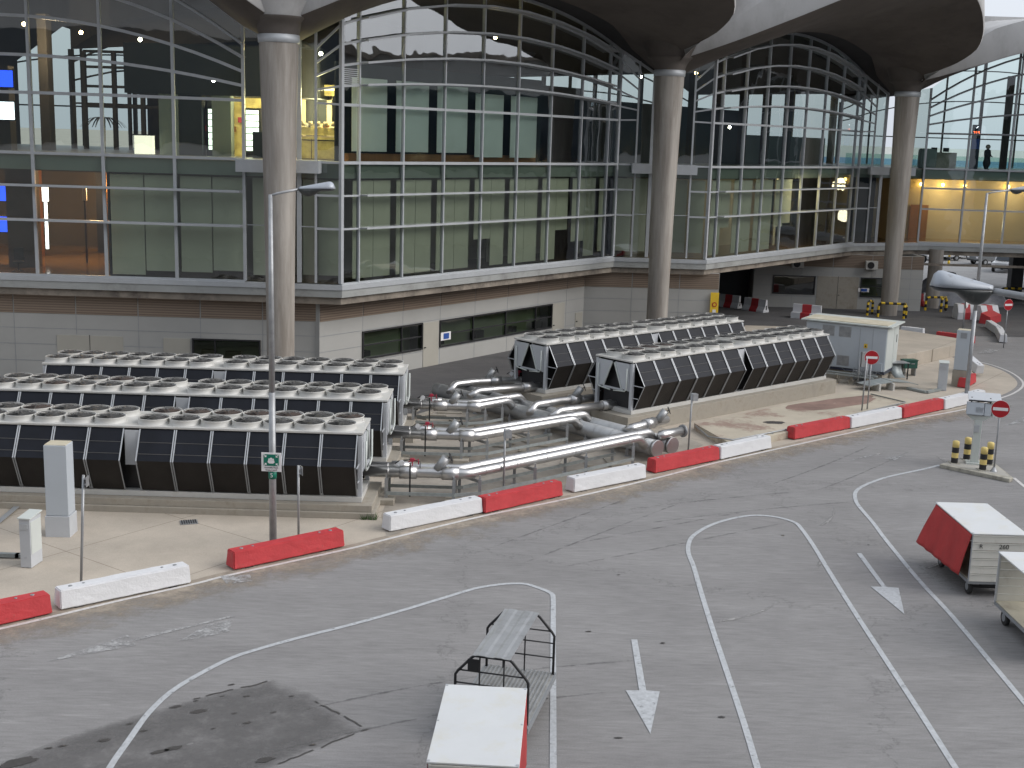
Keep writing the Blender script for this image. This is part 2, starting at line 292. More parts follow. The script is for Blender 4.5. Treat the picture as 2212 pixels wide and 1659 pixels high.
# ---------------------------------------------------------------- ground and roads
gz = MB(); gz.add([(-900, -300, 0), (900, -300, 0), (900, 2500, 0), (-900, 2500, 0)], [(0, 1, 2, 3)]); tag(gz.build('road', 'asphalt'), kind='structure')
P6 = lambda x, y: G(x / 2, 1069.8 + y / 2); P7 = lambda x, y: G(1106 + x / 2, 1069.8 + y / 2)
S4 = lambda x, y, z=0: G(1426.4 + x / 2.815, 521.2 + y / 2.815, z); S5 = lambda x, y, z=0: G(658.3 + x / 2.688, 603.5 + y / 2.688, z)
edgepx = [(-300, 1420), (-120, 1383), (0, 1359), (125, 1330), (250, 1300), (420, 1262), (500, 1242), (750, 1187), (850, 1162), (1045, 1115), (1216, 1080), (1402, 1037), (1543, 1001), (1671, 972), (1838, 935), (1959, 908), (2087, 884), (2137, 868), (2185, 852), (2209, 835), (2205, 820), (2180, 803), (2140, 788), (2103, 780)]
edge = smooth_path([G(*p) for p in edgepx], 5)
ribbon(edge, .12, .012, 'road_edge_line', 'edge')
# pavement polygon: inside the edge line
inner = []
for i, p in enumerate(edge):
    a = edge[min(i + 1, len(edge) - 1)] - edge[max(i - 1, 0)]; a.normalize(); inner.append(p + V((-a.y, a.x, 0)) * .28)
back = [V((22.5, 75.5, 0)), V((14.5, 75, 0)), V((9.2, 65, 0)), V((-2.2, 56, 0)), V((-24, 55.6, 0)), V((-40, 55.6, 0))]
sheet('pavement', inner + back, .008, 'pave')
# dusty verge between pavement and carriageway
def fade_attr(o, vals):
    a = o.data.attributes.new('fade', 'FLOAT', 'POINT'); a.data.foreach_set('value', vals)
def soft_ribbon(pts, wd, z, name, mat, prof=(0, 1, 0), ends=False):
    rows = []; vals = []; N = len(pts); k = len(prof)
    for i, p in enumerate(pts):
        a = pts[min(i + 1, N - 1)] - pts[max(i - 1, 0)]; a.z = 0; a.normalize(); n = V((-a.y, a.x, 0)); e = min(1, 4 * min(i, N - 1 - i) / (N - 1)) if ends else 1
        rows.append([tuple((p + n * wd * (.5 - j / (k - 1))).xy) + (z,) for j in range(k)]); vals += [q * e for q in prof]
    o = MB().grid(rows, False).build(name, mat); fade_attr(o, vals); return tag(o, kind='structure')
soft_ribbon([p for p in edge[:-30]], 3.4, .004, 'road_verge', 'verge', (1, 1, .45, 0))
# chiller yard (greyer concrete) and service lane behind it
yard = [G(835, 1160), G(1045, 1095), G(1430, 1000), G(1520, 962), V((1.8, 60, 0)), V((-2.2, 55.6, 0)), V((-4.0, 55.0, 0)), V((-3.9, 36.9, 0))]
sheet('yard_floor', yard, .014, 'yard')
lane = [V((-40, 51.4, 0)), V((-3.9, 51.4, 0)), V((-1.5, 55.8, 0)), V((9.8, 65.6, 0)), V((15.5, 75.6, 0)), V((21.5, 78.5, 0)), V((40, 80, 0)), V((60, 95, 0)), V((18, 100, 0)), V((-8, 58, 0)), V((-40, 58, 0))]
sheet('service_road', lane, .020, 'lane_dark')
sheet('apron', [V((26, 99, 0)), V((300, 99, 0)), V((400, 600, 0)), V((-100, 600, 0))], .024, 'apron')
sheet('desert_ground', [V((-900, 330, 0)), V((900, 330, 0)), V((2500, 4500, 0)), V((-2500, 4500, 0))], .03, 'sand')
# resurfaced patch with a cracked rim
pp = [P6(840, 880), P6(1180, 800), P6(1330, 850), P6(1585, 1010), P6(1170, 1178), P6(800, 1360), P6(100, 1500), P6(-260, 1250), P6(380, 1010)]
cpp = sum(pp, V((0, 0, 0))) / len(pp); rr_ = [[tuple((cpp.lerp(p, f)).xy) + (.006,) for p in pp] for f in (.02, .5, .86, 1)]
o = MB().grid(rr_, False, True).build('road_patch', 'damp'); fade_attr(o, [v for v in (1, .9, .62, .1) for _ in pp]); tag(o, kind='structure')
for a, b2 in ((pp[0], pp[1]), (V(P6(1360, 890)), pp[3]), (pp[3], pp[4])):
    q = [a.lerp(b2, k / 14) + V((random.uniform(-.03, .03), random.uniform(-.03, .03), 0)) for k in range(15)]
    
    for i_ in range(0, 14, 2): soft_ribbon(q[i_:i_ + 2 + (i_ % 3 > 0)], .05, .010, 'road_crack', 'oil', (.3, 1.2, .3))
def blob(name, c, rx, ry, z, mat, rz=0, n=22):
    poly = []
    for k in range(n):
        t = 2 * math.pi * k / n; q = 1 + .4 * noise.noise(V((math.cos(t) * 1.5 + c.x * 3, math.sin(t) * 1.5 + c.y * 3, rx)))
        x, y = math.cos(t) * rx * q, math.sin(t) * ry * q; poly.append((c.x + x * math.cos(rz) - y * math.sin(rz), c.y + x * math.sin(rz) + y * math.cos(rz)))
    o = MB().grid([[(c.x + (q[0] - c.x) * f, c.y + (q[1] - c.y) * f, z) for q in poly] for f in (.03, .6, 1)], False, True).build(name, mat); fade_attr(o, [v for v in (1, .8, 0) for _ in poly]); return tag(o, kind='structure')
for k, (x, y, r) in enumerate([(855, 937, .14), (75, 1155, .3), (845, 890, .05), (1065, 870, .06), (760, 915, .1), (690, 1110, .14), (750, 1095, .14), (1145, 1145, .15), (1350, 1080, .06), (450, 1060, .1), (1070, 985, .07), (1260, 870, .05), (1000, 820, .06), (920, 1010, .04), (960, 870, .04), (1180, 940, .05), (1010, 945, .05), (210, 1095, .06), (560, 990, .06), (620, 1020, .07), (270, 1085, .07)]):
    blob('oil_stain', P6(x, y), r * 1.5, r * .7, .014, 'oil', .5)
# lane lines
lnA = [P6(*p) for p in [(400, 1330), (475, 1178), (560, 1055), (640, 945), (740, 850), (860, 775), (1000, 705), (1120, 665), (1300, 615), (1500, 565), (1700, 510), (1900, 450), (2050, 405), (2150, 388), (2212, 383)]] + [P7(*p) for p in [(60, 385), (110, 400), (150, 415), (172, 428), (178, 450), (178, 560), (178, 700), (178, 940), (178, 1178), (178, 1400)]]
lnB = [P7(*p) for p in [(1130, 1400), (1060, 1178), (1000, 980), (920, 740), (870, 590), (820, 430), (785, 310), (762, 250), (765, 205), (790, 170), (860, 130), (950, 102), (1045, 88), (1140, 95), (1220, 118), (1250, 145), (1300, 215), (1370, 330), (1470, 490), (1600, 690), (1760, 935), (1915, 1178), (2060, 1400)]]
lnC = [S4(1700, 1362), S4(1600, 1387), S4(1400, 1430), S4(1290, 1465), S4(1215, 1500), S4(1186, 1530), S4(1186, 1570)] + [P7(*p) for p in [(1500, 50), (1560, 120), (1620, 200), (1760, 370), (1890, 510), (2050, 700), (2212, 895), (2400, 1120)]]
for l in (lnA, lnB, lnC): ribbon(smooth_path(l, 5), .13, .012, 'lane_line', 'line')
ribbon([S4(2150, 1440), S4(2200, 1482), S4(2300, 1560)], .13, .012, 'lane_line', 'edge')
def arrow(pxs, mat='line', f=P7):
    sheet('lane_arrow', [f(*p) for p in pxs], .013, mat)
arrow([(515, 625), (541, 625), (580, 845), (638, 850), (598, 1033), (492, 845), (549, 845)])
arrow([(1489, 252), (1510, 252), (1618, 398), (1670, 402), (1695, 515), (1550, 396), (1597, 397)])
arrow([(1010, 520), (1018, 524), (578, 632), (590, 650), (200, 722), (550, 605), (570, 622)], 'worn', P6)
sheet('worn_marking', [P6(900, 560), P6(1005, 538), P6(990, 590), P6(860, 620), P6(770, 632)], .013, 'worn')
sheet('worn_marking', [P6(950, 350), P6(1080, 345), P6(1090, 372), P6(980, 385)], .013, 'worn')
sheet('worn_marking', [S4(1360, 1320), S4(1500, 1300), S4(1420, 1335)], .013, 'worn'); sheet('worn_marking', [S4(1160, 1330), S4(1350, 1288), S4(1352, 1293), S4(1165, 1335)], .013, 'worn')
sheet('worn_marking', [S4(1930, 682), S4(1985, 660), S4(2065, 662), S4(2020, 684)], .026, 'worn')
sheet('worn_marking', [S4(2080, 1130), S4(2212, 1070), S4(2212, 1100)], .013, 'worn')
rt = random.Random(11)
for k in range(6):
    a = V((rt.uniform(-9, 9), rt.uniform(20, 40), 0)); h = rt.uniform(.5, .95); cv = rt.uniform(-.03, .03); n = 24; pts = []; q = a.copy()
    for i in range(n): pts.append(q.copy()); h += cv; q += V((math.cos(h), math.sin(h), 0)) * .55
    for d_ in (0, 1.5): soft_ribbon([p + V((-math.sin(h) * d_, math.cos(h) * d_, 0)) for p in pts], .24, .009, 'tyre_track', 'tyre', (0, .62, 0), True)
for k in range(6):
    a = V((rt.uniform(2, 16), rt.uniform(24, 44), 0)); h = rt.uniform(.2, 1.2); pts = [a + V((math.cos(h + i * .04), math.sin(h + i * .04), 0)) * i * .3 for i in range(12)]; soft_ribbon(pts, .3, .0095, 'pale_scuff', 'scuff', (0, .7, 0), True)
for x, y in ((460, 345), (650, 640), (905, 960), (1170, 175), (460, 1050), (1830, 210), (1540, 215), (330, 590), (150, 880)): blob('oil_stain', P7(x, y), rt.uniform(.05, .1), rt.uniform(.03, .06), .0135, 'oil', rt.random())
# drain grates in the pavement
for x, y in ((1122, 1595),):
    g = empty('drain_grate', G(x * .3638, 548.6 + y * .3638, .01), .35, 'small dark drain grate in the beige pavement by the chillers', 'drain grate')
    b = MB(); b.box((0, 0, .015), (.5, .4, .02)); b.build('frame', 'alu_dark', g); b = MB()
    for k in range(7): b.box((-.2 + k * .066, 0, .03), (.03, .36, .012))
    b.build('grating', 'black', g)
# ---------------------------------------------------------------- terminal building
T = empty('terminal_building', (-8, 58, 0), 0, 'large concrete and glass terminal with vaulted canopies on tapering round columns', 'building')
def part(b, name, mat, parent=T, **k):
    "terminal parts are written in world coordinates; the root only carries them"
    o = b.build(name, mat, None, **k); o.parent = parent
    r = parent
    off = V((0, 0, 0))
    while r: off += r.location; r = r.parent
    for v in o.data.vertices: v.co -= off
    return o
C1, C2, C3, C0, C4 = V((-10.2, 54, 0)), V((8.2, 71.1, 0)), V((26.6, 88.2, 0)), V((-36, 54, 0)), V((52, 88.2, 0))
def lathe(b, c, prof, n=40, mod=None):
    rows = []
    for z, r in prof: rows.append([(c.x + r * math.cos(2 * math.pi * k / n), c.y + r * math.sin(2 * math.pi * k / n), z) for k in range(n)])
    b.grid(rows, True, True); return b
cols = []
for c in (C1, C2, C3, C0):
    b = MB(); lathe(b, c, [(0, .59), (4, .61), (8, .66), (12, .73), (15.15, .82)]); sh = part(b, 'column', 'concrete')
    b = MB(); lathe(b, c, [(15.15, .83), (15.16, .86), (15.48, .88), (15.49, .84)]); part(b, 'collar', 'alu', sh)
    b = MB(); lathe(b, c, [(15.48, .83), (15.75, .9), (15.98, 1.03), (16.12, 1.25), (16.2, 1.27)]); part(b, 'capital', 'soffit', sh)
    b = MB(); lathe(b, c, [(16.2, 1.22), (17.4, 1.75), (19.2, 2.7), (21.2, 3.6)]); part(b, 'column_head', 'fascia' if c is C1 else 'soffit', sh)  # one concrete
for c in (V((31.3, 93.2, 0)), V((31.2, 108, 0)), V((45, 108, 0))):
    b = MB(); lathe(b, c, [(0, .5), (4.4, .52)], 24); part(b, 'column', 'concrete')
# --- canopies
RIM = [(.2, .9, 16.15), (1.3, 3.3, 17.0), (2.7, 6.2, 18.2), (4.6, 8.9, 19.5), (7.6, 10.4, 20.2), (12.2, 10.3, 20.8), (15.5, 9.2, 20.64), (17.7, 8.6, 20.1), (19.6, 7.9, 19.5), (21.5, 7, 18.74), (22.9, 6, 18.03), (23.6, 4.9, 17.53), (24.05, 3.9, 17.17), (24.3, 2.7, 16.8), (24.6, 1.5, 16.2)]
RIM1 = [(.2, .9, 16.15), (1.3, 3.3, 17.0), (2.7, 6.2, 18.2), (4.6, 8.9, 19.5), (7.6, 10.4, 20.2), (12.6, 11, 20.7), (17.6, 10.4, 20.2), (20.6, 8.9, 19.5), (23.9, 3, 16.9), (24.9, .9, 16.15)]
RIM4 = [(.2, .9, 16.1), (1.6, 1.6, 16.5), (4, 2.7, 17.3), (7, 3.6, 18.2), (12.6, 4.2, 18.9), (18, 3.6, 18.2), (25, .9, 16.1)]
def resample(pts, n):
    L = [0]
    for a, c in zip(pts, pts[1:]): L.append(L[-1] + (c - a).length)
    out = []
    for k in range(n):
        t = L[-1] * k / (n - 1); i = 0
        while i < len(L) - 2 and L[i + 1] < t: i += 1
        f = (t - L[i]) / max(1e-6, L[i + 1] - L[i]); out.append(pts[i].lerp(pts[i + 1], f))
    return out
def canopy(A, B, outw, glassline, archz, rim, label):
    u = (B - A).normalized(); Lb = (B - A).length; o = V(outw).normalized(); n = 49
    R = resample(smooth_path([A + u * (s / 25.2 * Lb) + o * v + V((0, 0, z)) for s, v, z in rim], 6), n)
    Gp = resample([V((*p, 0)) for p in glassline], n)
    tot = (n - 1)
    arc = [V((p.x, p.y, archz(k / tot))) for k, p in enumerate(Gp)]
    inn = [a + o * (1.9 * min(1, 4 * min(k, tot - k) / tot + .15)) + V((0, 0, -.05)) for k, a in enumerate(arc)]
    rec = [V((p.x, p.y, p.z + .55)) for p in inn]
    rows = []
    for j in range(9):
        f = j / 8; row = []
        for a, c in zip(R, inn):
            p = a.lerp(c, f); p.z += -.35 * math.sin(math.pi * f); row.append(p)
        rows.append(row)
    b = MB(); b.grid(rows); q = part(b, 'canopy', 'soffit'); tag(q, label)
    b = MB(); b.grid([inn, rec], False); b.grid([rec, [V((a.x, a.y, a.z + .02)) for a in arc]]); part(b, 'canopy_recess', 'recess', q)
    top = []
    for k, r in enumerate(R):
        t = k / tot; h = .55 + 1.55 * min(1, 5.5 * min(t, 1 - t)) ** 1.2; top.append(V((r.x, r.y, r.z + h)) - o * .15)
    b = MB(); b.grid([[r + o * .0 for r in R], [r.lerp(t_, .06) + o * .08 for r, t_ in zip(R, top)], top]); part(b, 'canopy_fascia', 'fascia', q)
    b = MB(); b.grid([top, [V((t_.x, t_.y, t_.z + .1)) - o * 3 for t_ in top], [V((a.x, a.y, 21.2)) - o * 2 for a in arc]]); part(b, 'canopy_top', 'fascia', q)
    # arch trim along the glass head
    b = MB()
    for a, c in zip(arc, arc[1:]): b.bar(a + V((0, 0, -.05)), c + V((0, 0, -.05)), .16, .14)
    part(b, 'arch_trim', 'alu', q)
    return arc
NB = V((-.8, .6, 0)); NO = V((.675, -.738, 0))
def arch23(L):
    fl = 1.9
    def f(t):
        d = t * (L + 2 * fl); p = (d - fl) / L
        if p < 0: return 15.5 + 1.15 * (d / fl)
        if p > 1: return 15.5 + 1.15 * ((L + 2 * fl - d) / fl)
        return 16.65 + 1.95 * (1 - (2 * p - 1) ** 2)
    return f
def arch1(t, h0=16.05, A=4.3):
    L = 25.2; d = t * L; d = min(d, L - d)
    if d < 1.2: return 15.45 + .6 * d / 1.2
    return h0 + A * (1 - (1 - min(1, (d - 1.2) / 10.5)) ** 2)
b2F = [(-9.7, 55.95), (-8.95, 55.9), (-7.83, 55.83), (5.68, 73.74), (6.8, 73.78), (7.7, 73.8)]
b3F = [(9.0, 73.8), (10.05, 73.8), (11.15, 73.81), (24.35, 90.9), (25.4, 91.2), (26.2, 91.5)]
b1F = [(-10.9, 55.95), (-12.15, 55.98), (-37, 56.2)]
b4F = [(27.4, 92.3), (28.5, 92.8), (29.85, 93.5), (53, 94.5)]
def plen(F): return sum((V(a) - V(b_)).length for a, b_ in zip(F, F[1:]))
for F, A, B, o, az, rim, lb in ((b1F, C1, C0, (0, -1, 0), arch1, RIM1, 'concrete canopy over the leftmost glass front'), (b2F, C1, C2, NO, arch23(22.4), RIM, 'dark canopy with rounded end over the large central glass front'),
                                (b3F, C2, C3, NO, arch23(21.6), RIM, 'dark canopy with rounded nose over the right glass front'), (b4F, C3, C4, (0, -1, 0), arch1, RIM4, 'concrete canopy at the far right with pale edge')):
    canopy(A, B, o, F, az, rim, lb)
# --- curtain walls
TF = [(16.15, 1.7, 15.1), (15.3, 1.25, 14.5), (14.42, .85, 13.95), (13.55, .45, 13.35), (12.76, .03, 12.8)]      # (end height, rise, flank height)
def bay(F, L, pan, arch, label):
    "two flank facets and one long facet; F = six plan points"
    W = part(MB().bar((*F[2], 4.86), (*F[3], 4.86), .16, .12), 'curtain_wall', 'alu'); tag(W, label)
    a, c = V((*F[2], 0)), V((*F[3], 0)); u = (c - a).normalized(); o = V((u.y, -u.x, 0))
    P = lambda s, off=0, z=0: a + u * s + o * off + V((0, 0, z))
    arcz = lambda s: 16.65 + 1.95 * (1 - (2 * s / L - 1) ** 2)
    hz = lambda k, s: TF[k][0] + TF[k][1] * (1 - (2 * s / L - 1) ** 2)
    for s in pan:
        b = MB(); wd = .16 if s in (pan[0], pan[-1]) else .075; b.bar(P(s, .02, 4.9), P(s, .02, arcz(s)), wd, .17, up=tuple(o)); part(b, 'mullion', 'alu', W)
    # glass: two storeys per strip
    for i, (s0, s1) in enumerate(zip(pan, pan[1:])):
        b = MB(); b.add([P(s0, 0, 4.9), P(s1, 0, 4.9), P(s1, 0, 10.2), P(s0, 0, 10.2)], [(0, 1, 2, 3)]); part(b, 'glass_pane', GL_LO, W)
        b = MB(); k = 4; lo = [P(s0 + (s1 - s0) * j / k, 0, 10.3) for j in range(k + 1)]; hi = [P(s0 + (s1 - s0) * j / k, 0, arcz(s0 + (s1 - s0) * j / k)) for j in range(k + 1)]
        b.grid([lo, hi], False); part(b, 'glass_pane', GL_UP, W)
    # transoms
    for k in range(5):
        b = MB()
        for s0, s1 in zip(pan, pan[1:]): b.bar(P(s0, .02, hz(k, s0)), P(s1, .02, hz(k, s1)), .12, .10 if k < 4 else .12)
        part(b, 'transom', 'alu', W)
    for z in (8.8, 7.33): part(MB().bar(P(0, .02, z), P(L, .02, z), .12, .08), 'transom', 'alu', W)
    part(MB().bar(P(0, .03, 10.25), P(L, .03, 10.25), .16, .13), 'transom', 'alu', W)
    # projecting light shelves, one length per panel with a stagger
    for k in (0, 1, 2, 3, 6, 7):
        b = MB()
        for i, (s0, s1) in enumerate(zip(pan[1:-1], pan[2:-1])):
            z0, z1 = (hz(k, s0), hz(k, s1)) if k < 4 else ((8.8,) * 2 if k == 6 else (7.33,) * 2)
            j = .05; q0, q1 = P(s0 + j, .30, z0 + .03), P(s1 + j, .30, z1 + .03); b.bar(q0, q1, .46 if k > 3 else .4, .035); b.bar(q0 + o * .22, q1 + o * .22, .03, .09)
        part(b, 'light_shelf', 'alu', W)
    # flanks
    for e, (p0, p1, p2) in enumerate(((F[0], F[1], F[2]), (F[5], F[4], F[3]))):
        q0, q1, q2 = (V((*p, 0)) for p in (p0, p1, p2)); up_ = V((0, 0, 1)); zc = (15.5, 16.1, 16.65)
        for q, zt, wd in ((q0, zc[0], .2), (q1, zc[1], .1)): b = MB(); b.bar(q + up_ * 4.9, q + up_ * zt, wd, .15, up=(0, 1, 0)); part(b, 'mullion', 'alu', W)
        for k in range(5): b = MB(); b.bar(q1 + up_ * TF[k][2], q2 + up_ * TF[k][0], .12, .09); part(b, 'transom', 'alu', W)
        b = MB()
        for z in (10.25, 8.8, 7.33): b.bar(q1 + up_ * z, q2 + up_ * z, .12, .1)
        b.bar(q0 + up_ * 7.4, q1 + up_ * 7.4, .06, .04); part(b, 'transom', 'alu', W)
        b = MB(); b.box((q0 + q1) / 2 + up_ * 10.05 + V((0, -.45, 0)), ((q1 - q0).length + .5, .9, .55)); part(b, 'spandrel_box', 'alu', W)
        b = MB(); b.add([q0 + up_ * 4.9, q2 + up_ * 4.9, q2 + up_ * 10.2, q0 + up_ * 10.2], [(0, 1, 2, 3)]); part(b, 'glass_pane', GL_LO, W)
        b = MB(); b.add([q0 + up_ * 10.3, q2 + up_ * 10.3, q2 + up_ * zc[2], q1 + up_ * zc[1], q0 + up_ * zc[0]], [(0, 1, 2, 3, 4)]); part(b, 'glass_pane', GL_UP, W)
    return W, P
PAN = [0, 1.08, 4.0, 6.92, 9.85, 12.77, 15.7, 18.6, 21.35, 22.43]
W2, Pb2 = bay(b2F, 22.43, PAN, None, 'large central curtain wall with arched transoms and greenish blinds')
W3, Pb3 = bay(b3F, 21.6, [x * 21.6 / 22.43 for x in PAN], None, 'right curtain wall with arched transoms, sky showing through its top')
def front(F, panX, Y, sgn, label):
    "frontal bays seen only in part: X positions from the column outwards"
    W = part(MB().bar((panX[0], Y, 4.86), (panX[-1], Y, 4.86), .16, .12), 'curtain_wall', 'alu'); tag(W, label)
    x0 = panX[0]; d_ = lambda x: abs(x - x0)
    AR = [(15.2, 3.8), (14.64, 3.0), (14.04, 2.1), (13.44, 1.05), (12.82, .06)]
    hz = lambda k, x: AR[k][0] + AR[k][1] * (1 - (1 - d_(x) / 10.5) ** 2)
    top = lambda x: 16.05 + 4.3 * (1 - (1 - d_(x) / 10.5) ** 2)
    for x in panX: b = MB(); b.bar((x, Y, 4.9), (x, Y, top(x)), .13, .17, up=(0, 1, 0)); part(b, 'mullion', 'alu', W)
    for k in range(5):
        b = MB(); b2_ = MB()
        for xa, xb in zip(panX, panX[1:]):
            n = 3
            for j in range(n):
                x_0, x_1 = xa + (xb - xa) * j / n, xa + (xb - xa) * (j + 1) / n
                b.bar((x_0, Y - .02, hz(k, x_0)), (x_1, Y - .02, hz(k, x_1)), .12, .13)
                if sgn > 0 or k < 2: b2_.bar((x_0, Y - .3, hz(k, x_0) + .04), (x_1, Y - .3, hz(k, x_1) + .04), .35, .035)
        part(b, 'transom', 'alu', W)
        if b2_.v: part(b2_, 'light_shelf', 'alu', W)
    for z in (10.28, 8.85, 7.33):
        part(MB().bar((panX[0], Y - .02, z), (panX[-1], Y - .02, z), .14, .12), 'transom', 'alu', W)
        if z < 9 and sgn < 0:
            b = MB()
            for i, (xa, xb) in enumerate(zip(panX, panX[1:])): b.bar((xa - .1, Y - .32, z + .04), (xb - .1, Y - .32, z + .04), .5, .04); b.bar((xa - .1, Y - .56, z + .03), (xb - .1, Y - .56, z + .03), .03, .1)
            part(b, 'light_shelf', 'alu', W)
    for xa, xb in zip(panX, panX[1:]):
        b = MB(); b.add([(xa, Y, 4.9), (xb, Y, 4.9), (xb, Y, 10.2), (xa, Y, 10.2)], [(0, 1, 2, 3)]); part(b, 'glass_pane', GL_LO if sgn < 0 else GL_CLEAR, W)
        b = MB(); n = 4; xs = [xa + (xb - xa) * j / n for j in range(n + 1)]; b.grid([[(x, Y, 10.3) for x in xs], [(x, Y, top(x)) for x in xs]], False); part(b, 'glass_pane', GL_UP if sgn < 0 else GL_CLEAR, W)
    # the narrow strip between last mullion and column
    q = [V((*p, 0)) for p in F[:3]]
    if sgn < 0: q = [q[0], V((panX[0], Y, 0))]
    for i in range(len(q) - 1):
        a_, c_ = q[i], q[i + 1]; b = MB(); b.add([a_ + V((0, 0, 4.9)), c_ + V((0, 0, 4.9)), c_ + V((0, 0, 10.2)), a_ + V((0, 0, 10.2))], [(0, 1, 2, 3)]); part(b, 'glass_pane', GL_LO, W)
        b = MB(); z0, z1 = (15.5, 16.0) if len(q) == 2 else ((15.45, 15.8), (15.8, 16.05))[i]; b.add([a_ + V((0, 0, 10.3)), c_ + V((0, 0, 10.3)), c_ + V((0, 0, z1)), a_ + V((0, 0, z0))], [(0, 1, 2, 3)]); part(b, 'glass_pane', GL_UP, W)
        b = MB(); b.bar(a_ + V((0, 0, 4.9)), a_ + V((0, 0, z0)), .2, .15, up=(0, 1, 0)); part(b, 'mullion', 'alu_dark', W)
    b = MB(); b.box((q[0] + q[1]) / 2 + V((0, -.4, 10.02)), ((q[1] - q[0]).length + .4, .8, .55)); part(b, 'spandrel_box', 'alu', W)
    b = MB(); b.bar(q[0] + V((0, 0, 7.4)), q[1] + V((0, 0, 7.4)), .06, .04); part(b, 'transom', 'alu_dark', W)
    return W
W1 = front(b1F, [-12.15, -15.22, -18.38, -21.5, -24.65, -27.8, -31], 56.0, -1, 'leftmost curtain wall with brown lobby and lit shop behind')
W4 = front(b4F, [29.9, 33.0, 36.15, 39.3, 42.45, 45.6], 93.5, 1, 'rightmost curtain wall with clear glass, sky and yellow room behind')
# corner mullion of bay 4 flank
b = MB()
for k in range(9): b.bar(Pb2(.1, .03, 13.62 + k * .085), Pb2(1.0, .03, 13.62 + k * .085), .05, .035)
part(b, 'louvre_grille', 'alu', W2)
# --- slab edge band and beam beneath it
line = [V((-40, 56.2, 0)), V((-12.15, 55.98, 0)), V((-7.83, 55.83, 0)), V((5.68, 73.74, 0)), V((11.15, 73.81, 0)), V((24.35, 90.9, 0)), V((29.85, 93.5, 0)), V((46, 93.5, 0))]
def offs(poly, d):
    out = []
    for i, p in enumerate(poly):
        n1 = n2 = None
        if i > 0: a = (p - poly[i - 1]).normalized(); n1 = V((a.y, -a.x, 0))
        if i < len(poly) - 1: a = (poly[i + 1] - p).normalized(); n2 = V((a.y, -a.x, 0))
        n = (n1 or n2) if not (n1 and n2) else (n1 + n2); n = n.normalized(); k = d if not (n1 and n2) else d / max(.3, n.dot(n1)); out.append(p + n * k)
    return out
def stripwall(name, poly, z0, z1, th, mat):
    b = MB()
    o1, o2 = poly, offs(poly, -th); n = len(poly)
    Z = lambda P_, z: [V((p.x, p.y, z)) for p in P_]
    b.grid([Z(o1, z0), Z(o1, z1), Z(o2, z1), Z(o2, z0), Z(o1, z0)], False); return part(b, name, mat)
sb = stripwall('slab_edge', offs(line, .22), 4.62, 4.84, .5, 'alu'); stripwall('slab_edge', offs(line, .17), 4.28, 4.618, .5, 'band')
stripwall('edge_beam', offs(line, .02), 3.95, 4.275, .5, 'beam'); stripwall('slab_nosing', offs(line, -.12), 9.55, 10.2, .2, 'blind_g')
# --- floors, roof
def gut(F_, depth): return F_
backl = [V((46, 112, 0)), V((16, 112, 0)), V((-6, 92, 0)), V((-14, 80, 0)), V((-40, 80, 0))]
def slab(name, z0, z1, mat, poly): b = MB(); b.prism(poly, z0, z1); return part(b, name, mat)
foot = offs(line, -.15)
slab('floor', 10.15, 10.28, 'floor2', foot + backl)
slab('floor', 4.3, 4.8, 'floorgloss', foot + backl)
slab('soffit', 3.93, 4.27, 'recess', offs(line, -.6) + backl)
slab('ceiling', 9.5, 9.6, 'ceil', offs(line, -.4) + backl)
slab('roof', 20.6, 21.1, 'fascia', offs(line, 1.0) + backl)  # flat unseen cover over the vaults, added to keep sky light out
# vaulted ceilings running back from each arch
def vault(F, az, back, name='vault', n=25):
    Gp = resample([V((*p, 0)) for p in F], n); b = MB(); a0 = [V((p.x, p.y, az(k / (n - 1)) - .02)) + back * .25 / back.length for k, p in enumerate(Gp)]; a1 = [p + back for p in a0]
    b.grid([a0, [p.lerp(q_, .5) for p, q_ in zip(a0, a1)], a1]); part(b, name, 'ceil')
    b = MB(); b.grid([a1, [V((p.x, p.y, 20.6)) for p in a1]], False); part(b, 'gable', 'ceil')
    # glazing bars of the far side
    b = MB()
    for k in range(0, n, 3): b.bar(V((a1[k].x, a1[k].y, 10.3)), a1[k], .22 if k % 6 == 0 else .1, .25, up=tuple(back.normalized()))
    for f in (.35, .62, .84):
        for p, q_ in zip(a1, a1[1:]):
            b.bar(V((p.x, p.y, 12.7 + (p.z - 12.7) * (f - .35) / .65)), V((q_.x, q_.y, 12.7 + (q_.z - 12.7) * (f - .35) / .65)), .1, .09)
    part(b, 'far_glazing_bars', 'ceil')
vault(b1F, arch1, V((0, 23, 0))); vault(b2F, arch23(22.4), V((-14, 12, 0))); vault(b3F, arch23(21.6), V((-12, 13, 0))); vault(b4F, lambda t: arch1(t), V((0, 17, 0)))
# interior partitions, blinds
def wallbox(p, q, z0, z1, mat, th=.08, name='partition', parent=T):
    p, q = V((*p[:2], 0)), V((*q[:2], 0)); b = MB(); m = (p + q) / 2; d = q - p; b.box((m.x, m.y, (z0 + z1) / 2), (d.length, th, z1 - z0), math.atan2(d.y, d.x)); return part(b, name, mat, parent)
rnd = random.Random(3)
def blindrow(P, W, pan, offc=-.45):
    for i, (s0, s1) in enumerate(zip(pan, pan[1:])):
        lo = 5.0 if i < 3 else rnd.choice((5.0, 5.2, 6.2, 5.9, 5.0)); mid = (s0 + s1) / 2
        wallbox(P(s0 + .1, offc), P(mid - .02, offc), lo if i != 3 else 6.4, 9.45, 'blind', .02, 'blind', W)
        wallbox(P(mid + .03, offc - .02), P(s1 - .3, offc - .02), 5.0 if rnd.random() < .6 else 6.6, 9.45, 'blind', .02, 'blind', W)
        wallbox(P(s1 - .28, offc - 1.2), P(s1 + .02, offc - 1.2), 5, 9.45, 'inwall', .1, 'partition', W)
PAN3 = [x * 21.6 / 22.43 for x in PAN]
blindrow(Pb2, W2, PAN[1:]); blindrow(Pb3, W3, PAN3[1:6])
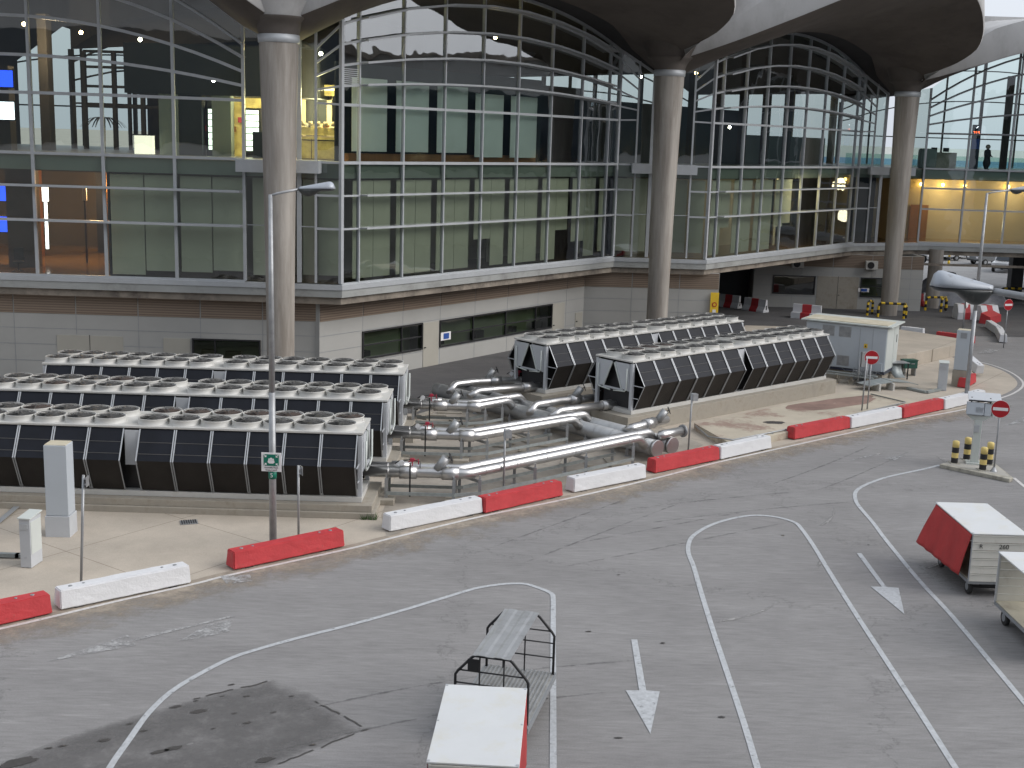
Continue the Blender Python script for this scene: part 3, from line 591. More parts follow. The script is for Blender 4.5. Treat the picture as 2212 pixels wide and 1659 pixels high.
wallbox(Pb2(0, -4.5), Pb2(22, -4.5), 4.8, 9.5, 'inwall', .1); wallbox(Pb3(-1, -5), Pb3(13, -5), 4.8, 9.5, 'inwall', .1); wallbox(Pb3(13, -7), Pb3(21.5, -7), 4.8, 9.5, 'beige', .1)
# bay 2 upper storey: pale blinds, black wall above
for i in range(1, 6):
    s0, s1 = PAN[i], PAN[i + 1]
    wallbox(Pb2(s0 + .08, -.5), Pb2(s1 - .55, -.5), 10.55 if i > 3 else 10.75, 14.0 - (.3 if i > 3 else 0), 'blind_b', .02, 'blind', W2)
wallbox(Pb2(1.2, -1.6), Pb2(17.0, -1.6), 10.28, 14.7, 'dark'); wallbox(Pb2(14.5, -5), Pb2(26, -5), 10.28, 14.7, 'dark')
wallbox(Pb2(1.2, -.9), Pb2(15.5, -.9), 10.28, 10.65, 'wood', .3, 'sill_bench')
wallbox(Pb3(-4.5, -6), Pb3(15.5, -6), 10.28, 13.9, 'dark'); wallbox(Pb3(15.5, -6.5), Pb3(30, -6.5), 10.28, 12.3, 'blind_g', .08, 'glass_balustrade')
# frontal blinds of bay 1
for x0, x1, lo in ((-13.7, -12.25, 5.25), (-15.15, -13.75, 5.15), (-16.75, -15.3, 5.15), (-18.3, -16.8, 4.95), (-11.9, -11.0, 5.1)): wallbox((x0, 56.55), (x1, 56.55), lo, 9.45, 'blind', .02, 'blind', W1)
wallbox((-18.4, 60.2), (-10, 60.2), 4.8, 9.5, 'inwall'); wallbox((-18.42, 56.6), (-18.42, 60.2), 4.8, 9.5, 'dark')
wallbox((-36, 71), (-18.4, 71), 4.8, 9.5, 'ceil'); wallbox((-18.4, 60.2), (-18.4, 71), 4.8, 9.5, 'wood')
for x, y, wd, mt in ((-20.3, 63.5, 1.0, 'wood'), (-25.2, 65, 1.0, 'wood'), (-23.6, 60, 1.3, 'soffit'), (-22.4, 68, .5, 'darkblue')): b = MB(); b.box((x, y, 7.15), (wd, .8, 4.7)); part(b, 'interior_pillar', mt)
# flank blinds beside the columns
for xs, yy in (((-9.6, -9.0), 56.35), ((-8.9, -7.9), 56.3), ((5.8, 6.7), 74.2), ((6.85, 7.6), 74.2), ((9.05, 9.95), 74.2), ((10.1, 11.0), 74.2)): wallbox((xs[0], yy), (xs[1], yy), 5.2, 9.45, 'blind', .02, 'blind')
# upper storey left: dark box, pale pier, pillars
b = MB(); b.box((-14.0, 62.5, 14.25), (9.2, 5, 2.3)); part(b, 'hanging_box', 'dark')
for x, y, wd, mt in ((-16.6, 60.5, .9, 'blind_g'), (-15.6, 60.6, 1.1, 'dark'), (-14.1, 60.5, .9, 'blind_g'), (-24.4, 60, 1.0, 'ceil'), (-23.0, 62, .45, 'ceil'), (-20.6, 72, .7, 'ceil')): b = MB(); b.box((x, y, 12.2 if wd > .5 else 13.5), (wd, .7, 3.9 if wd > .5 else 6.4)); part(b, 'interior_pillar', mt)
# escape lift tower seen through the left front
b = MB()
for x in (-23.2, -21.6, -20.1, -18.9): b.bar((x, 68, 10.3), (x, 68, 15.4), .22, .22)
for z in (12.6, 13.6, 14.6, 15.4): b.bar((-23.2, 68, z), (-18.9, 68, z), .12, .14)
part(b, 'lift_frame', 'ceil')
for c in (V((20.5, 97, 0)), V((31, 101, 0)), V((38.5, 101, 0)), V((24.5, 100, 0))): b = MB(); lathe(b, c, [(10.3, .28), (17.5, .3)], 16); part(b, 'interior_column', 'beige' if c.x < 25 else 'ceil')
for k in range(6): s = 2 + k * 3.4; p = Pb3(s, -4.5); b = MB(); b.bar((p.x, p.y, 10.3), (p.x, p.y, 17.6), .55, .3, up=(.6, .8, 0)); part(b, 'interior_fin', 'ceil')
# yellow room of bay 4
wallbox((28, 99), (46, 99), 4.8, 9.5, 'beige', .1); wallbox((28.4, 93.8), (28.4, 99), 4.8, 9.5, 'beige'); wallbox((30.8, 98.8), (32.2, 98.8), 4.8, 7.4, 'wood')
wallbox((27, 105), (46, 105), 10.28, 11.2, GL_CLEAR, .04, 'glass_balustrade')
# left end and back of lower storey
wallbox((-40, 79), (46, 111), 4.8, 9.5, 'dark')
b = MB(); segs = [(-46, 15.0, -31.3, 15.0), (-31.3, 15.0, -28, 17.4), (-28, 17.4, -24.2, 16.3), (-24.2, 16.3, -22.9, 16.2), (-22.9, 10.3, -6, 10.3)]
for xa, za, xb, zb in segs: b.add([(xa, 78.5, za), (xb, 78.5, zb), (xb, 78.5, 20.6), (xa, 78.5, 20.6)], [(0, 1, 2, 3)])
b.add([(-34, 78.4, 10.3), (-30.8, 78.4, 10.3), (-30.8, 78.4, 15.4), (-34, 78.4, 15.2)], [(0, 1, 2, 3)]); part(b, 'far_wall', 'ceil')
# lamps of the interior
def lamp(p, mat='bulb', r=.09, parent=T):
    b = MB(); k = 8; rows = [[(p[0] + r * math.sin(math.pi * i / 6) * math.cos(2 * math.pi * j / k), p[1] + r * math.sin(math.pi * i / 6) * math.sin(2 * math.pi * j / k), p[2] + r * math.cos(math.pi * i / 6)) for j in range(k)] for i in range(7)]
    b.grid(rows, True, True); return part(b, 'ceiling_spotlight', mat, parent)
def plight(name, p, e, col, r=.5):
    l = bpy.data.lights.new(name, 'POINT'); l.energy = e; l.color = col; l.shadow_soft_size = r; o = bpy.data.objects.new(name, l); COL.objects.link(o); o.location = p
for p, m_ in (((-22.8, 59, 16.0), 'bulb'), ((-20.2, 59, 15.7), 'bulb'), ((-11.6, 57.6, 15.2), 'bulb'), ((-17.2, 58, 15.4), 'bulbw'), ((-9.0, 57.6, 15.0), 'bulbw'), ((-13.8, 57.5, 13.7), 'bulbw'), ((7.0, 75.2, 15.3), 'bulbw'), ((10.2, 75.0, 15.6), 'bulb'), ((12.8, 77.8, 12.6), 'bulbw'), ((-1.4, 66.4, 16.6), 'bulb')): lamp(p, m_)
for x in (31.4, 33.1, 34.8, 38.2, 39.8): lamp((x, 98.6, 9.0), 'downl', .13)
plight('yellow_room_light', (33, 97.3, 8.6), 130, (1, .70, .36)); plight('yellow_room_light', (38.5, 97.3, 8.6), 110, (1, .74, .42)); plight('yellow_room_light', (35, 96, 6.2), 60, (1, .8, .55))
plight('lobby_light', (-21.0, 63, 8.6), 520, (1, .58, .25)); plight('lobby_light', (-26, 62, 8.4), 500, (1, .58, .26)); plight('lobby_light', (-21.5, 69, 8.2), 330, (1, .58, .25)); plight('hall_light', (-22, 60, 15.4), 300, (1, .72, .45)); plight('hall_light', (18, 84, 8.6), 220, (1, .8, .45))
# --- ground floor walls
def wallrun(a, c, feats, top=4.0, band=3.05, jx=2.85, name='ground_wall', bandmat='brown', joints=True, capt=None):
    "a panelled wall from a to c with a louvre band; feats = (kind, s0, s1, z0, z1)"
    a, c = V((*a, 0)), V((*c, 0)); d = c - a; L = d.length; u = d / L; n = V((u.y, -u.x, 0)); rz = math.atan2(u.y, u.x)
    b = MB(); holes = [f for f in feats if f[0] in ('window', 'open')]
    xs = sorted({0, L, *[f[1] for f in holes], *[f[2] for f in holes]})
    def bx(s0, s1, z0, z1, off, th): m = a + u * (s0 + s1) / 2 + n * off; b.box((m.x, m.y, (z0 + z1) / 2), (s1 - s0, th, z1 - z0), rz)
    for s0, s1 in zip(xs, xs[1:]):
        h = [f for f in holes if f[1] <= s0 + 1e-3 and f[2] >= s1 - 1e-3]
        if h: bx(s0, s1, 0, h[0][3], -.15, .3); bx(s0, s1, h[0][4], top, -.15, .3)
        else: bx(s0, s1, 0, top, -.15, .3)
    W = part(b, name, 'cladA')
    if capt: tag(W, capt)
    if band: 
        b = MB(); k = 0; s = 0
        while s < L - .1:
            s1 = min(L, s + jx); bx(s + .03, s1 - .03, band, top - .02, .012, .03); s = s1
        o = part(b, 'louvre_band', bandmat, W)
    b = MB()
    if joints:
        s = jx
        while s < L - .2:
            segs = [(0.02, band or top)]
            for f in feats:
                if f[1] - .02 < s < f[2] + .02 and f[0] != 'poster': segs = [(z0, z1) for z0, z1 in ((0.02, f[3]), (f[4], band or top)) if z1 > z0 + .05]
            for z0, z1 in segs: bx(s - .012, s + .012, z0, z1, .002, .008)
            s += jx
        for z in (.85, 1.62, 2.36):
            cuts = sorted([(f[1], f[2]) for f in feats if f[3] - .02 < z < f[4] - .02 and f[0] != 'poster']); s = 0
            for c0, c1 in cuts + [(L, L)]:
                if c0 > s + .05: bx(s, c0, z - .012, z + .012, .003, .008)
                s = max(s, c1)
        part(b, 'panel_joints', 'alu_dark', W)
    for f in feats:
        kd, s0, s1, z0, z1 = f[:5]
        if kd == 'window':
            b = MB(); t = .07
            for q in ((s0, s0 + t, z0, z1), (s1 - t, s1, z0, z1), (s0 + t, s1 - t, z0, z0 + t), (s0 + t, s1 - t, z1 - t, z1)): bx(*q, .01, .12)
            for mx_ in f[5]: bx(mx_ - .03, mx_ + .03, z0 + t, z1 - t, .005, .09)
            if f[6]: bx(s0 + t, s1 - t, f[6] - .03, f[6] + .03, .0, .07)
            fr = part(b, 'window', 'black', W)
            b = MB(); p = a + u * (s0 + .05) - n * .06; q = a + u * (s1 - .05) - n * .06
            b.add([V((p.x, p.y, z0 + .05)), V((q.x, q.y, z0 + .05)), V((q.x, q.y, z1 - .05)), V((p.x, p.y, z1 - .05))], [(0, 1, 2, 3)]); part(b, 'pane', GL_WIN, fr)
            b = MB(); bx(s0 - .2, s1 + .2, z0 - .2, z1 + .2, -1.0, .04); part(b, 'room_back', 'blind' if not (len(f) > 7) else f[7], fr)
            b = MB()
            for k in range(int((s1 - s0) / 1.1)):
                if rnd.random() < .55: s = s0 + .3 + k * 1.1; bx(s, s + rnd.uniform(.3, .8), z0, z0 + rnd.uniform(.25, .6), -.6, .3)
            if b.v: part(b, 'window_clutter', rnd.choice(('ply', 'dark')), fr)
        if kd == 'door':
            b = MB(); bx(s0 + .03, s1 - .03, z0 + .02, z1 - .03, .012, .03); dd = part(b, 'door', 'inwall' if len(f) < 6 else f[5], W, bevel=.005)
            b = MB(); m_ = (s0 + s1) / 2
            if s1 - s0 > 2: bx(m_ - .012, m_ + .012, z0, z1, .03, .01)
            bx(s0 + .1 if s1 - s0 < 2 else m_ + .08, s0 + .2 if s1 - s0 < 2 else m_ + .16, 1.0, 1.05, .05, .06); part(b, 'handle', 'black', dd)
    return W, (lambda s, off, z: a + u * s + n * off + V((0, 0, z))), rz
cor = (-8.87, 56.38); e2 = (4.12, 73.88)
wallrun((-40, 56.55), (-8.9, 56.55), [('door', 19.0, 22.1, 0, 2.1), ('door', 23.9, 25.2, 0, 2.1), ('window', 25.25, 28.4, .95, 2.1, [26.3], None, 'blind_b')], capt='shaded grey panelled wall behind the chillers')
wA, PA, rzA = wallrun(cor, e2, [('window', 2.8, 7.15, .95, 2.32, [5.6], 1.62), ('door', 7.2, 8.45, 0, 2.3), ('window', 8.5, 18.5, .9, 2.3, [11.25, 14.1, 16.9], 1.55), ('door', 18.55, 19.8, 0, 2.3), ('door', 20.9, 21.7, .1, 1.55)], capt='lit grey panelled wall with long dark windows below the central glass front')
wallrun((4.12, 73.9), (12.2, 74.4), [], capt='shaded grey panelled wall beside the middle column')
_o = wallrun((17.4, 90.9), (29.7, 90.9), [('window', 1.4, 4.5, 1.0, 2.36, [], None, 'darkblue'), ('door', 4.6, 7.7, 0, 2.4, 'plinth'), ('window', 7.8, 9.5, .95, 2.36, [], 1.75)], capt='panelled wall with plant room doors under the right glass front')
wallrun((29.7, 91.2), (29.9, 101), [], capt='end of the panelled wall at the underpass')
wallrun((8.8, 74.25), (12.2, 74.36), [], joints=False, band=None) if False else None
# garage opening: near-black walls put its shade into the colour
wallbox((12.1, 74.7), (11.2, 93), 0, 3.9, 'dark', .1, 'opening_shade_wall'); wallbox((11, 92.6), (17.6, 92.6), 0, 3.9, 'dark', .1, 'opening_shade_wall'); wallbox((17.42, 91.2), (17.42, 92.6), 0, 3.9, 'cladA', .1, 'wall_return')
def poster(P_, rz, s, z, wd, ht, par):
    b = MB(); p = P_(s, .06, z); b.box(p, (wd, .02, ht), rz); q = part(b, 'notice', 'signwhite', par)
    b = MB(); p = P_(s + .03, .075, z); b.box(p, (wd * .55, .012, ht * .7), rz); part(b, 'notice_panel', 'blue', q)
poster(PA, rzA, 8.95, 1.45, .8, .42, wA); poster(_o[1], _o[2], 8.05, 1.45, .8, .28, _o[0])
# pipes hanging under the right front
b = MB(); b.bar((27, 92.2, 3.35), (46, 92.2, 3.35), .2, .16); part(b, 'hanging_rail', 'beam')

# ---------------------------------------------------------------- the two piers opposite, seen mirrored in the glass
def pier(name, loc, rz, L, H, label):
    r = empty(name, loc, rz, label, 'building'); b = MB(); b.box((0, 4, H / 2), (L, 8, H)); b.build('wall', 'cladA', r); b = MB(); b.box((0, -.06, H * .62), (L - 1, .12, H * .42)); g = b.build('window_band', 'carglass', r); b = MB(); b.box((0, 4, H + .2), (L + 1, 9.5, .4)); b.build('roof', 'beam', r); return r
pier('pier_building', (0, -3.5, 0), PI_ := math.pi, 130, 24, 'long glazed pier building opposite the terminal, seen only as a reflection in the glass')
pier('pier_building', (66, 60, 0), -math.pi / 2, 112, 19.5, 'glazed side pier to the right, seen only as a reflection in the glass')
# ---------------------------------------------------------------- chillers
def make_chiller(label):
    L, Wd, B0 = 13.75, 2.05, .42     # local: pipe end at x=0, body along +x, centre line y=0, plinth top at z=B0
    r = empty('air_cooled_chiller', (0, 0, 0), 0, label, 'chiller', 'air cooled chillers in the yard')
    b = MB(); b.prism([(-.45, -1.55), (L + .5, -1.55), (L + .5, 1.45), (-.45, 1.45)], 0, .2); b.prism([(-.35, -1.4), (L + .4, -1.4), (L + .4, 1.35), (-.35, 1.35)], .2, B0 - .004); b.build('plinth', 'plinth', r, bevel=.015)
    b = MB(); h = Wd / 2; b.prism([(0, -h - .03), (L, -h - .03), (L, h + .03), (0, h + .03)], B0, B0 + .17)
    b.build('base_rail', 'cream', r, bevel=.01)
    b = MB(); b.prism([(.25, -.75), (L - .25, -.75), (L - .25, .75), (.25, .75)], B0 + .17, 2.3); b.build('inner_body', 'black', r)
    b = MB()
    for x in (.07, L - .07):
        for y in (-h + .07, h - .07): b.box((x, y, (B0 + .17 + 2.5) / 2), (.14, .14, 2.5 - B0 - .17))
    b.build('corner_post', 'lightgrey', r, bevel=.008)
    b = MB(); b.box((L / 2, 0, 2.585), (L + .04, Wd + .04, .07)); b.build('top_deck', 'cream', r, bevel=.012)
    # module joint
    mod = [(.12, 6.78), (7.22, L - .12)]
    b = MB()
    for y in (-h - .02, h + .02): b.box((7.0, y, 1.95), (.44, .05, 1.08))
    o = b.build('control_panel', 'lightgrey', r)
    b = MB(); b.add([(6.94, -h - .05, 2.05), (7.06, -h - .05, 2.05), (7.0, -h - .05, 2.16)], [(0, 1, 2)]); b.build('warning_label', 'black', o)
    # coil panels
    zt, zm, zb = 2.53, 1.66, .62; bulge = .52
    for a, c in mod:
        n = 6; w_ = (c - a) / n
        for k in range(n):
            x0, x1 = a + k * w_, a + (k + 1) * w_
            for sgn in (-1, 1):
                y0, y1 = sgn * (h - .02), sgn * (h + bulge); g = .05
                yb = sgn * (h + .02)
                q = [(x0 + g, y0, zt), (x1 - g, y0, zt), (x1 - g, y1, zm), (x0 + g, y1, zm), (x1 - g, yb, zb), (x0 + g, yb, zb)]
                e = .03 * -sgn; ym = (y1 + yb) / 2
                BX = [(0, 1, 2, 3), (4, 7, 6, 5), (0, 4, 5, 1), (1, 5, 6, 2), (2, 6, 7, 3), (3, 7, 4, 0)]
                slabq = lambda a4: MB().add(a4 + [(p[0], p[1] + e, p[2] - .01) for p in a4], BX)
                pu = slabq(q[:4]).build('coil_panel', 'coil_up', r); pl_ = slabq([q[3], q[2], q[4], q[5]]).build('coil_panel', 'coil_low', r)
                for f_ in (.42, .78): yy, zz = y0 + (y1 - y0) * f_, zt + (zm - zt) * f_; b = MB(); b.bar((x0 + g, yy - e * .2, zz), (x1 - g, yy - e * .2, zz), .012, .02); b.build('coil_rail', 'guard', pu)
                for x in (x0 + .03, x1 - .03):
                    b = MB(); b.bar((x, y0 - e, zt), (x, y1 - e, zm), .016, .035, up=(1, 0, 0)); b.build('edge_strip', 'alu', pu)
                    b = MB(); b.bar((x, y1 - e, zm), (x, yb - e, zb), .016, .035, up=(1, 0, 0)); b.build('edge_strip', 'alu_dark', pl_)
    # pipe-end face: A-shaped frame with two pale panels
    for s in (-1, 1):
        b = MB(); x = -.02
        b.add([(x, s * (h - .16), 2.48), (x, s * .08, 2.48), (x, s * .52, 1.42), (x, s * (h - .16), 1.36), (x + .05, s * (h - .16), 2.48), (x + .05, s * .08, 2.48), (x + .05, s * .52, 1.42), (x + .05, s * (h - .16), 1.36)],
              [(0, 1, 2, 3), (7, 6, 5, 4), (0, 4, 5, 1), (1, 5, 6, 2), (2, 6, 7, 3), (3, 7, 4, 0)]); b.build('end_panel', 'lightgrey', r)
        b = MB(); b.bar((-.05, s * .06, 2.45), (-.05, s * .5, 1.42), .05, .05); b.tube([(-.09, s * .8, 2.3), (-.09, s * .8, 1.45), (-.09, s * .72, 1.36), (-.09, s * .1, 1.30)], .03, 8); b.build('end_brace', 'white', r)
    b = MB(); b.box((-.02, 0, 1.38), (.05, 1.1, .07)); b.build('end_sill', 'lightgrey', r)
    # end side triangles (bulge ends)
    for x in (.1, L - .1):
        for s in (-1, 1):
            b = MB(); b.bar((x, s * h, 1.62), (x, s * (h + bulge), 1.62), .03, .03); b.bar((x, s * h, 1.1), (x, s * (h + .25), 1.1), .03, .03); b.build('coil_bracket', 'lightgrey', r)
    # fans: one built, the rest share its mesh
    fan = None
    nf = 7
    for a, c in mod:
        for row in (-.5, .5):
            for k in range(nf):
                x = a + .48 + k * (c - a - .9) / (nf - 1) + (.0 if row < 0 else .12)
                if fan is None:
                    b = MB(); N = 28
                    prof = [(.50, 2.622), (.475, 2.65), (.462, 2.765), (.48, 2.80), (.462, 2.805), (.445, 2.785), (.44, 2.64)]
                    b.grid([[(q * math.cos(2 * math.pi * j / N), q * math.sin(2 * math.pi * j / N), z) for j in range(N)] for q, z in prof], True, True)
                    ring = b.build('fan_cowl', 'cream', r)
                    b = MB(); b.grid([[(q * math.cos(2 * math.pi * j / N), q * math.sin(2 * math.pi * j / N), 2.745) for j in range(N)] for q in (.44, .0)], False, True)
                    for j in range(7):
                        t = 2 * math.pi * j / 7; b.add([(.1 * math.cos(t), .1 * math.sin(t), 2.71), (.42 * math.cos(t + .1), .42 * math.sin(t + .1), 2.755), (.40 * math.cos(t + .6), .40 * math.sin(t + .6), 2.785), (.12 * math.cos(t + .9), .12 * math.sin(t + .9), 2.78)], [(0, 1, 2, 3)])
                    gr = b.build('fan_rotor', 'grille', ring)
                    b = MB()
                    for q in (.08, .16, .24, .32, .40): b.tube([(q * math.cos(2 * math.pi * j / 20), q * math.sin(2 * math.pi * j / 20), 2.805 + .03 * (1 - q / .45)) for j in range(21)], .005, 4, cap=False)
                    for j in range(3): t = math.pi * j / 3; b.tube([(-.45 * math.cos(t), -.45 * math.sin(t), 2.805), (0, 0, 2.84), (.45 * math.cos(t), .45 * math.sin(t), 2.805)], .008, 4)
                    b.tube([(0, 0, 2.83), (0, 0, 2.86)], .06, 10); gd = b.build('fan_guard', 'guard', ring); fan = ring
                    ring.location = (x, row, 0)
                else:
                    o = fan.copy(); COL.objects.link(o); o.parent = r; o.location = (x, row, 0); o.rotation_euler = (0, 0, rnd.uniform(0, 6))
                    for ch in (gr, gd): q = ch.copy(); COL.objects.link(q); q.parent = o
    # small junction boxes between fans
    b = MB()
    for a, c in mod:
        for k in range(6): b.box((a + 1.0 + k * (c - a - .9) / 6, 0, 2.68), (.14, .12, .12)); b.box((a + 1.0 + k * (c - a - .9) / 6, -h + .1, 2.66), (.12, .1, .08))
    b.build('junction_box', 'cream', r)
    return r
ch = make_chiller('front left chiller, nearest the pavement and the tall lamp post')
PI = math.pi
rust_me = None
def place(o, x, y, rz): o.location = (x, y, 0); o.rotation_euler = (0, 0, rz); return o
c2_ = copy_tree(ch); c3_ = copy_tree(ch); c4_ = copy_tree(ch); c5_ = copy_tree(ch)
place(ch, -4.5, 37.9, PI); place(c2_, -4.25, 42.75, PI); place(c3_, -4.15, 47.7, PI)
ud = math.atan2(.675, .738)
c4_['label'] = 'rear right chiller running diagonally below the middle column'; c5_['label'] = 'front right chiller running diagonally, ending beside the white kiosk'
c2_['label'] = 'middle of the three left chillers, between the front and rear rows'; c3_['label'] = 'rear left chiller, closest to the shaded panelled wall'
place(c4_, .75, 53.95, ud); place(c5_, 4.15, 50.2, ud)
for r_, idx in ((ch, (2, 3, 4, 5, 6, 0, 17)), (c5_, (8, 9, 10)), (c2_, (16, 25))):
    fs = [x for x in r_.children if x.name.startswith('fan_cowl')]
    for i in idx:
        if i < len(fs):
            for g in fs[i].children:
                if g.name.startswith('fan_rotor'):
                    g.data = g.data.copy(); g.data.materials.clear(); g.data.materials.append(MAT['rust'])
# higher plinth of the diagonal pair
for r_ in (c4_, c5_):
    r_.location.z = .25; b = MB(); b.prism([(-.5, -1.35), (14.2, -1.35), (14.2, 1.3), (-.5, 1.3)], -.25, .415); b.build('plinth', 'plinth', r_, bevel=.015)
    for x in list(r_.children):
        if x.name.startswith('plinth') and len(x.data.vertices) == 16: bpy.data.objects.remove(x)
# ---------------------------------------------------------------- pipework
def pipe(name, pts, rad, label, cat='pipe', mat='pipe', group=None, bands=1.1, sleeves=(), caps=(True, True)):
    pts = [V(p) for p in pts]; root = empty(name, (pts[0].x, pts[0].y, 0), 0, label, cat, group); off = V((pts[0].x, pts[0].y, 0))
    P_ = [p - off for p in pts]; fine = [P_[0]]
    for i in range(1, len(P_) - 1):
        a, b_, c = P_[i - 1], P_[i], P_[i + 1]; d = min(rad * .9, (b_ - a).length / 2, (c - b_).length / 2)
        for t in (0, .5, 1):
            p = (b_ + (a - b_).normalized() * d).lerp(b_, t).lerp(b_.lerp(b_ + (c - b_).normalized() * d, t), t); fine.append(p)
    fine.append(P_[-1])
    b = MB(); b.tube(fine, rad, 20); b.build('jacket', mat, root)
    b = MB()
    for a, c in zip(P_, P_[1:]):
        L_ = (c - a).length; n = int(L_ / bands); d = (c - a) / L_
        for k in range(n): p = a + d * (L_ * (k + .5) / max(n, 1)); b.tube([p - d * .012, p + d * .012], rad + .006, 20)
    if b.v: b.build('band', mat, root)
    for (i, s0, s1) in sleeves:
        a, c = P_[i], P_[i + 1]; d = (c - a).normalized(); b = MB(); b.tube([a + d * s0, a + d * s1], rad + .05, 20); b.build('valve_sleeve', mat, root)
    return root, off
def valve(root, off, p, wheel=True):
    p = V(p) - off; b = MB(); b.tube([p, p + V((.28, .02, .42))], .15, 14); s = b.build('valve_bonnet', 'pipe_old', root)
    b = MB(); c = p + V((.42, .05, .42)); ax = V((.75, 0, .3)).normalized(); u1 = ax.orthogonal().normalized(); u2 = ax.cross(u1)
    b.tube([c + (u1 * math.cos(2 * PI * k / 16) + u2 * math.sin(2 * PI * k / 16)) * .14 for k in range(17)], .018, 6)
    for k in range(3): t = PI * k / 3; b.tube([c - (u1 * math.cos(t) + u2 * math.sin(t)) * .14, c + (u1 * math.cos(t) + u2 * math.sin(t)) * .14], .012, 5)
    b.tube([c - ax * .2, c + ax * .04], .02, 6); b.build('hand_wheel', 'black', s)
def gaugeset(root, off, p):
    p = V(p) - off; b = MB(); b.tube([p, p + V((0, 0, .22))], .02, 6); b.box(p + V((0, 0, .26)), (.13, .1, .1)); b.tube([p + V((.08, 0, .22)), p + V((.2, -.03, .30)), p + V((.2, -.03, .12))], .018, 6); b.tube([p + V((-.14, 0, .18)), p + V((.1, 0, .28))], .016, 6); b.build('flow_switch', 'glovered', root)
    b = MB(); b.tube([p + V((-.34, -.03, .16)), p + V((-.34, -.07, .16))], .09, 14); b.tube([p + V((-.34, 0, 0)), p + V((-.34, 0, .12))], .012, 6); b.build('gauge', 'bwhite', root)
    b = MB(); b.tube([p + V((-.55, 0, .12)), p + V((-.45, 0, .2)), p + V((-.1, 0, .26)), p + V((.25, 0, .2)), p + V((.25, 0, -.05))], .018, 6); b.box(p + V((-.05, -.2, -.35)), (.05, .03, 1.1)); b.build('conduit', 'black', root)
z0 = .98; R_ = .166; GR = 'insulated branch pipes between the chillers and the headers'
H1a, H1b, H2a, H2b = G(1420.6, 968.9, .5), G(942.9, 841.6, .5), G(1451.8, 962.4, .5), G(991, 841.6, .5)
hd = (H1b - H1a).normalized(); H2a = H1a + V((.62, .50, 0)); 
for nm, a, c, lb in (('header_pipe', H1a, H1b, 'large header pipe with round capped end nearest the red barrier'), ('header_pipe', H2a, H2a + hd * 12.3, 'second large header pipe behind, parallel to the front one')):
    root, off = pipe(nm, [a, c], .30, lb, 'pipe', 'pipe_old', 'large header pipes', .85)
    b = MB(); b.tube([a - off - hd * .02, a - off + hd * .12], .318, 28); b.build('end_cap', 'pipe', root)
def onhead(H, k): p = H + hd * k; return p
def branch(pts, dx, label, sl, vp=None, gp=None):
    root, off = pipe('branch_pipe', pts, R_, label, 'pipe', 'pipe', GR, 1.3, sl)
    if vp: valve(root, off, vp)
    if gp: gaugeset(root, off, gp)
    return root
# left pairs
for tag_, x0, y, bx_, hp, dxn in (('front left', -4.7, 38.5, -1.35, (4.67, 44.17), 0), ('middle left', -4.4, 43.7, -1.25, (2.41, 46.95), 0), ('rear left', -4.3, 48.7, -1.45, (-.15, 50.05), 0)):
    hx, hy = hp; hh = V((hx + .12, hy + .15, z0)); h2 = V((hx + .45, hy + 1.1, z0))
    def tohead(H, p, dr=.25):
        q = p + V((dr, .25, 0)); return V((q.x, q.y, .62))
    b1 = V((bx_, y, z0)); e1 = V((hx, hy, z0))
    branch([(x0, y, z0), b1, e1, tohead(H1a, e1)], 0, 'front pipe of the pair from the %s chiller' % tag_, [(0, 1.2, 1.75), (0, 2.55, 3.1)], (b1.x - .95, y, z0 + .1), (b1.x - 1.75, y, z0 + .15))
    b2_ = V((bx_ - .25, y + .55, z0)); e2_ = e1 + V((.45, .95, 0))
    branch([(x0, y + .55, z0), b2_, e2_, tohead(H2a, e2_)], 0, 'back pipe of the pair from the %s chiller' % tag_, [(0, .9, 1.5)])
# right pairs
for nm, p0, p1, p2, q0, q1 in (('rear right', (2.3, 55.6), (-1.6, 54.1), (-2.5, 53.4), (2.3, 54.4), (-1.5, 52.3)), ('front right', (5.4, 52.6), (2.1, 50.6), (.95, 49.6), (5.4, 51.3), (1.9, 48.8))):
    branch([(*p0, z0 - .05), (*p1, z0 - .05), (*p2, z0 - .05), (p2[0] - .2, p2[1] - .35, .6)], 0, 'back pipe of the pair to the %s chiller' % nm, [(0, 1.0, 1.6), (0, 3.0, 3.5)], (p1[0] + .5, p1[1] + .3, z0 + .05), (p1[0] + 1.9, p1[1] + .9, z0 + .05))
    branch([(*q0, z0 - .1), (*q1, z0 - .1), (q1[0] - .3, q1[1] - .25, .65)], 0, 'front pipe of the pair to the %s chiller' % nm, [(0, 1.6, 2.1)])
br = branch([G(*(658.3 + 1860 / 2.688, 603.5 + 885 / 2.688), .6), S5(1890, 865, .95), S5(2100, 812, .95)], 0, 'short blind branch with valve wheel near the capped header ends', [(1, .9, 1.5)], tuple(S5(2050, 822, 1.0)))
br2 = branch([H2a + hd * .5 + V((.1, 0, .3)), S5(2060, 905, .95), S5(2190, 880, .95)], 0, 'short pipe ending in a flange beside the capped header ends', [])
b = MB(); p = S5(2192, 880, .95) - br2.location; b.tube([p, p + V((.05, .04, 0))], .24, 18); b.build('flange', 'steel', br2)
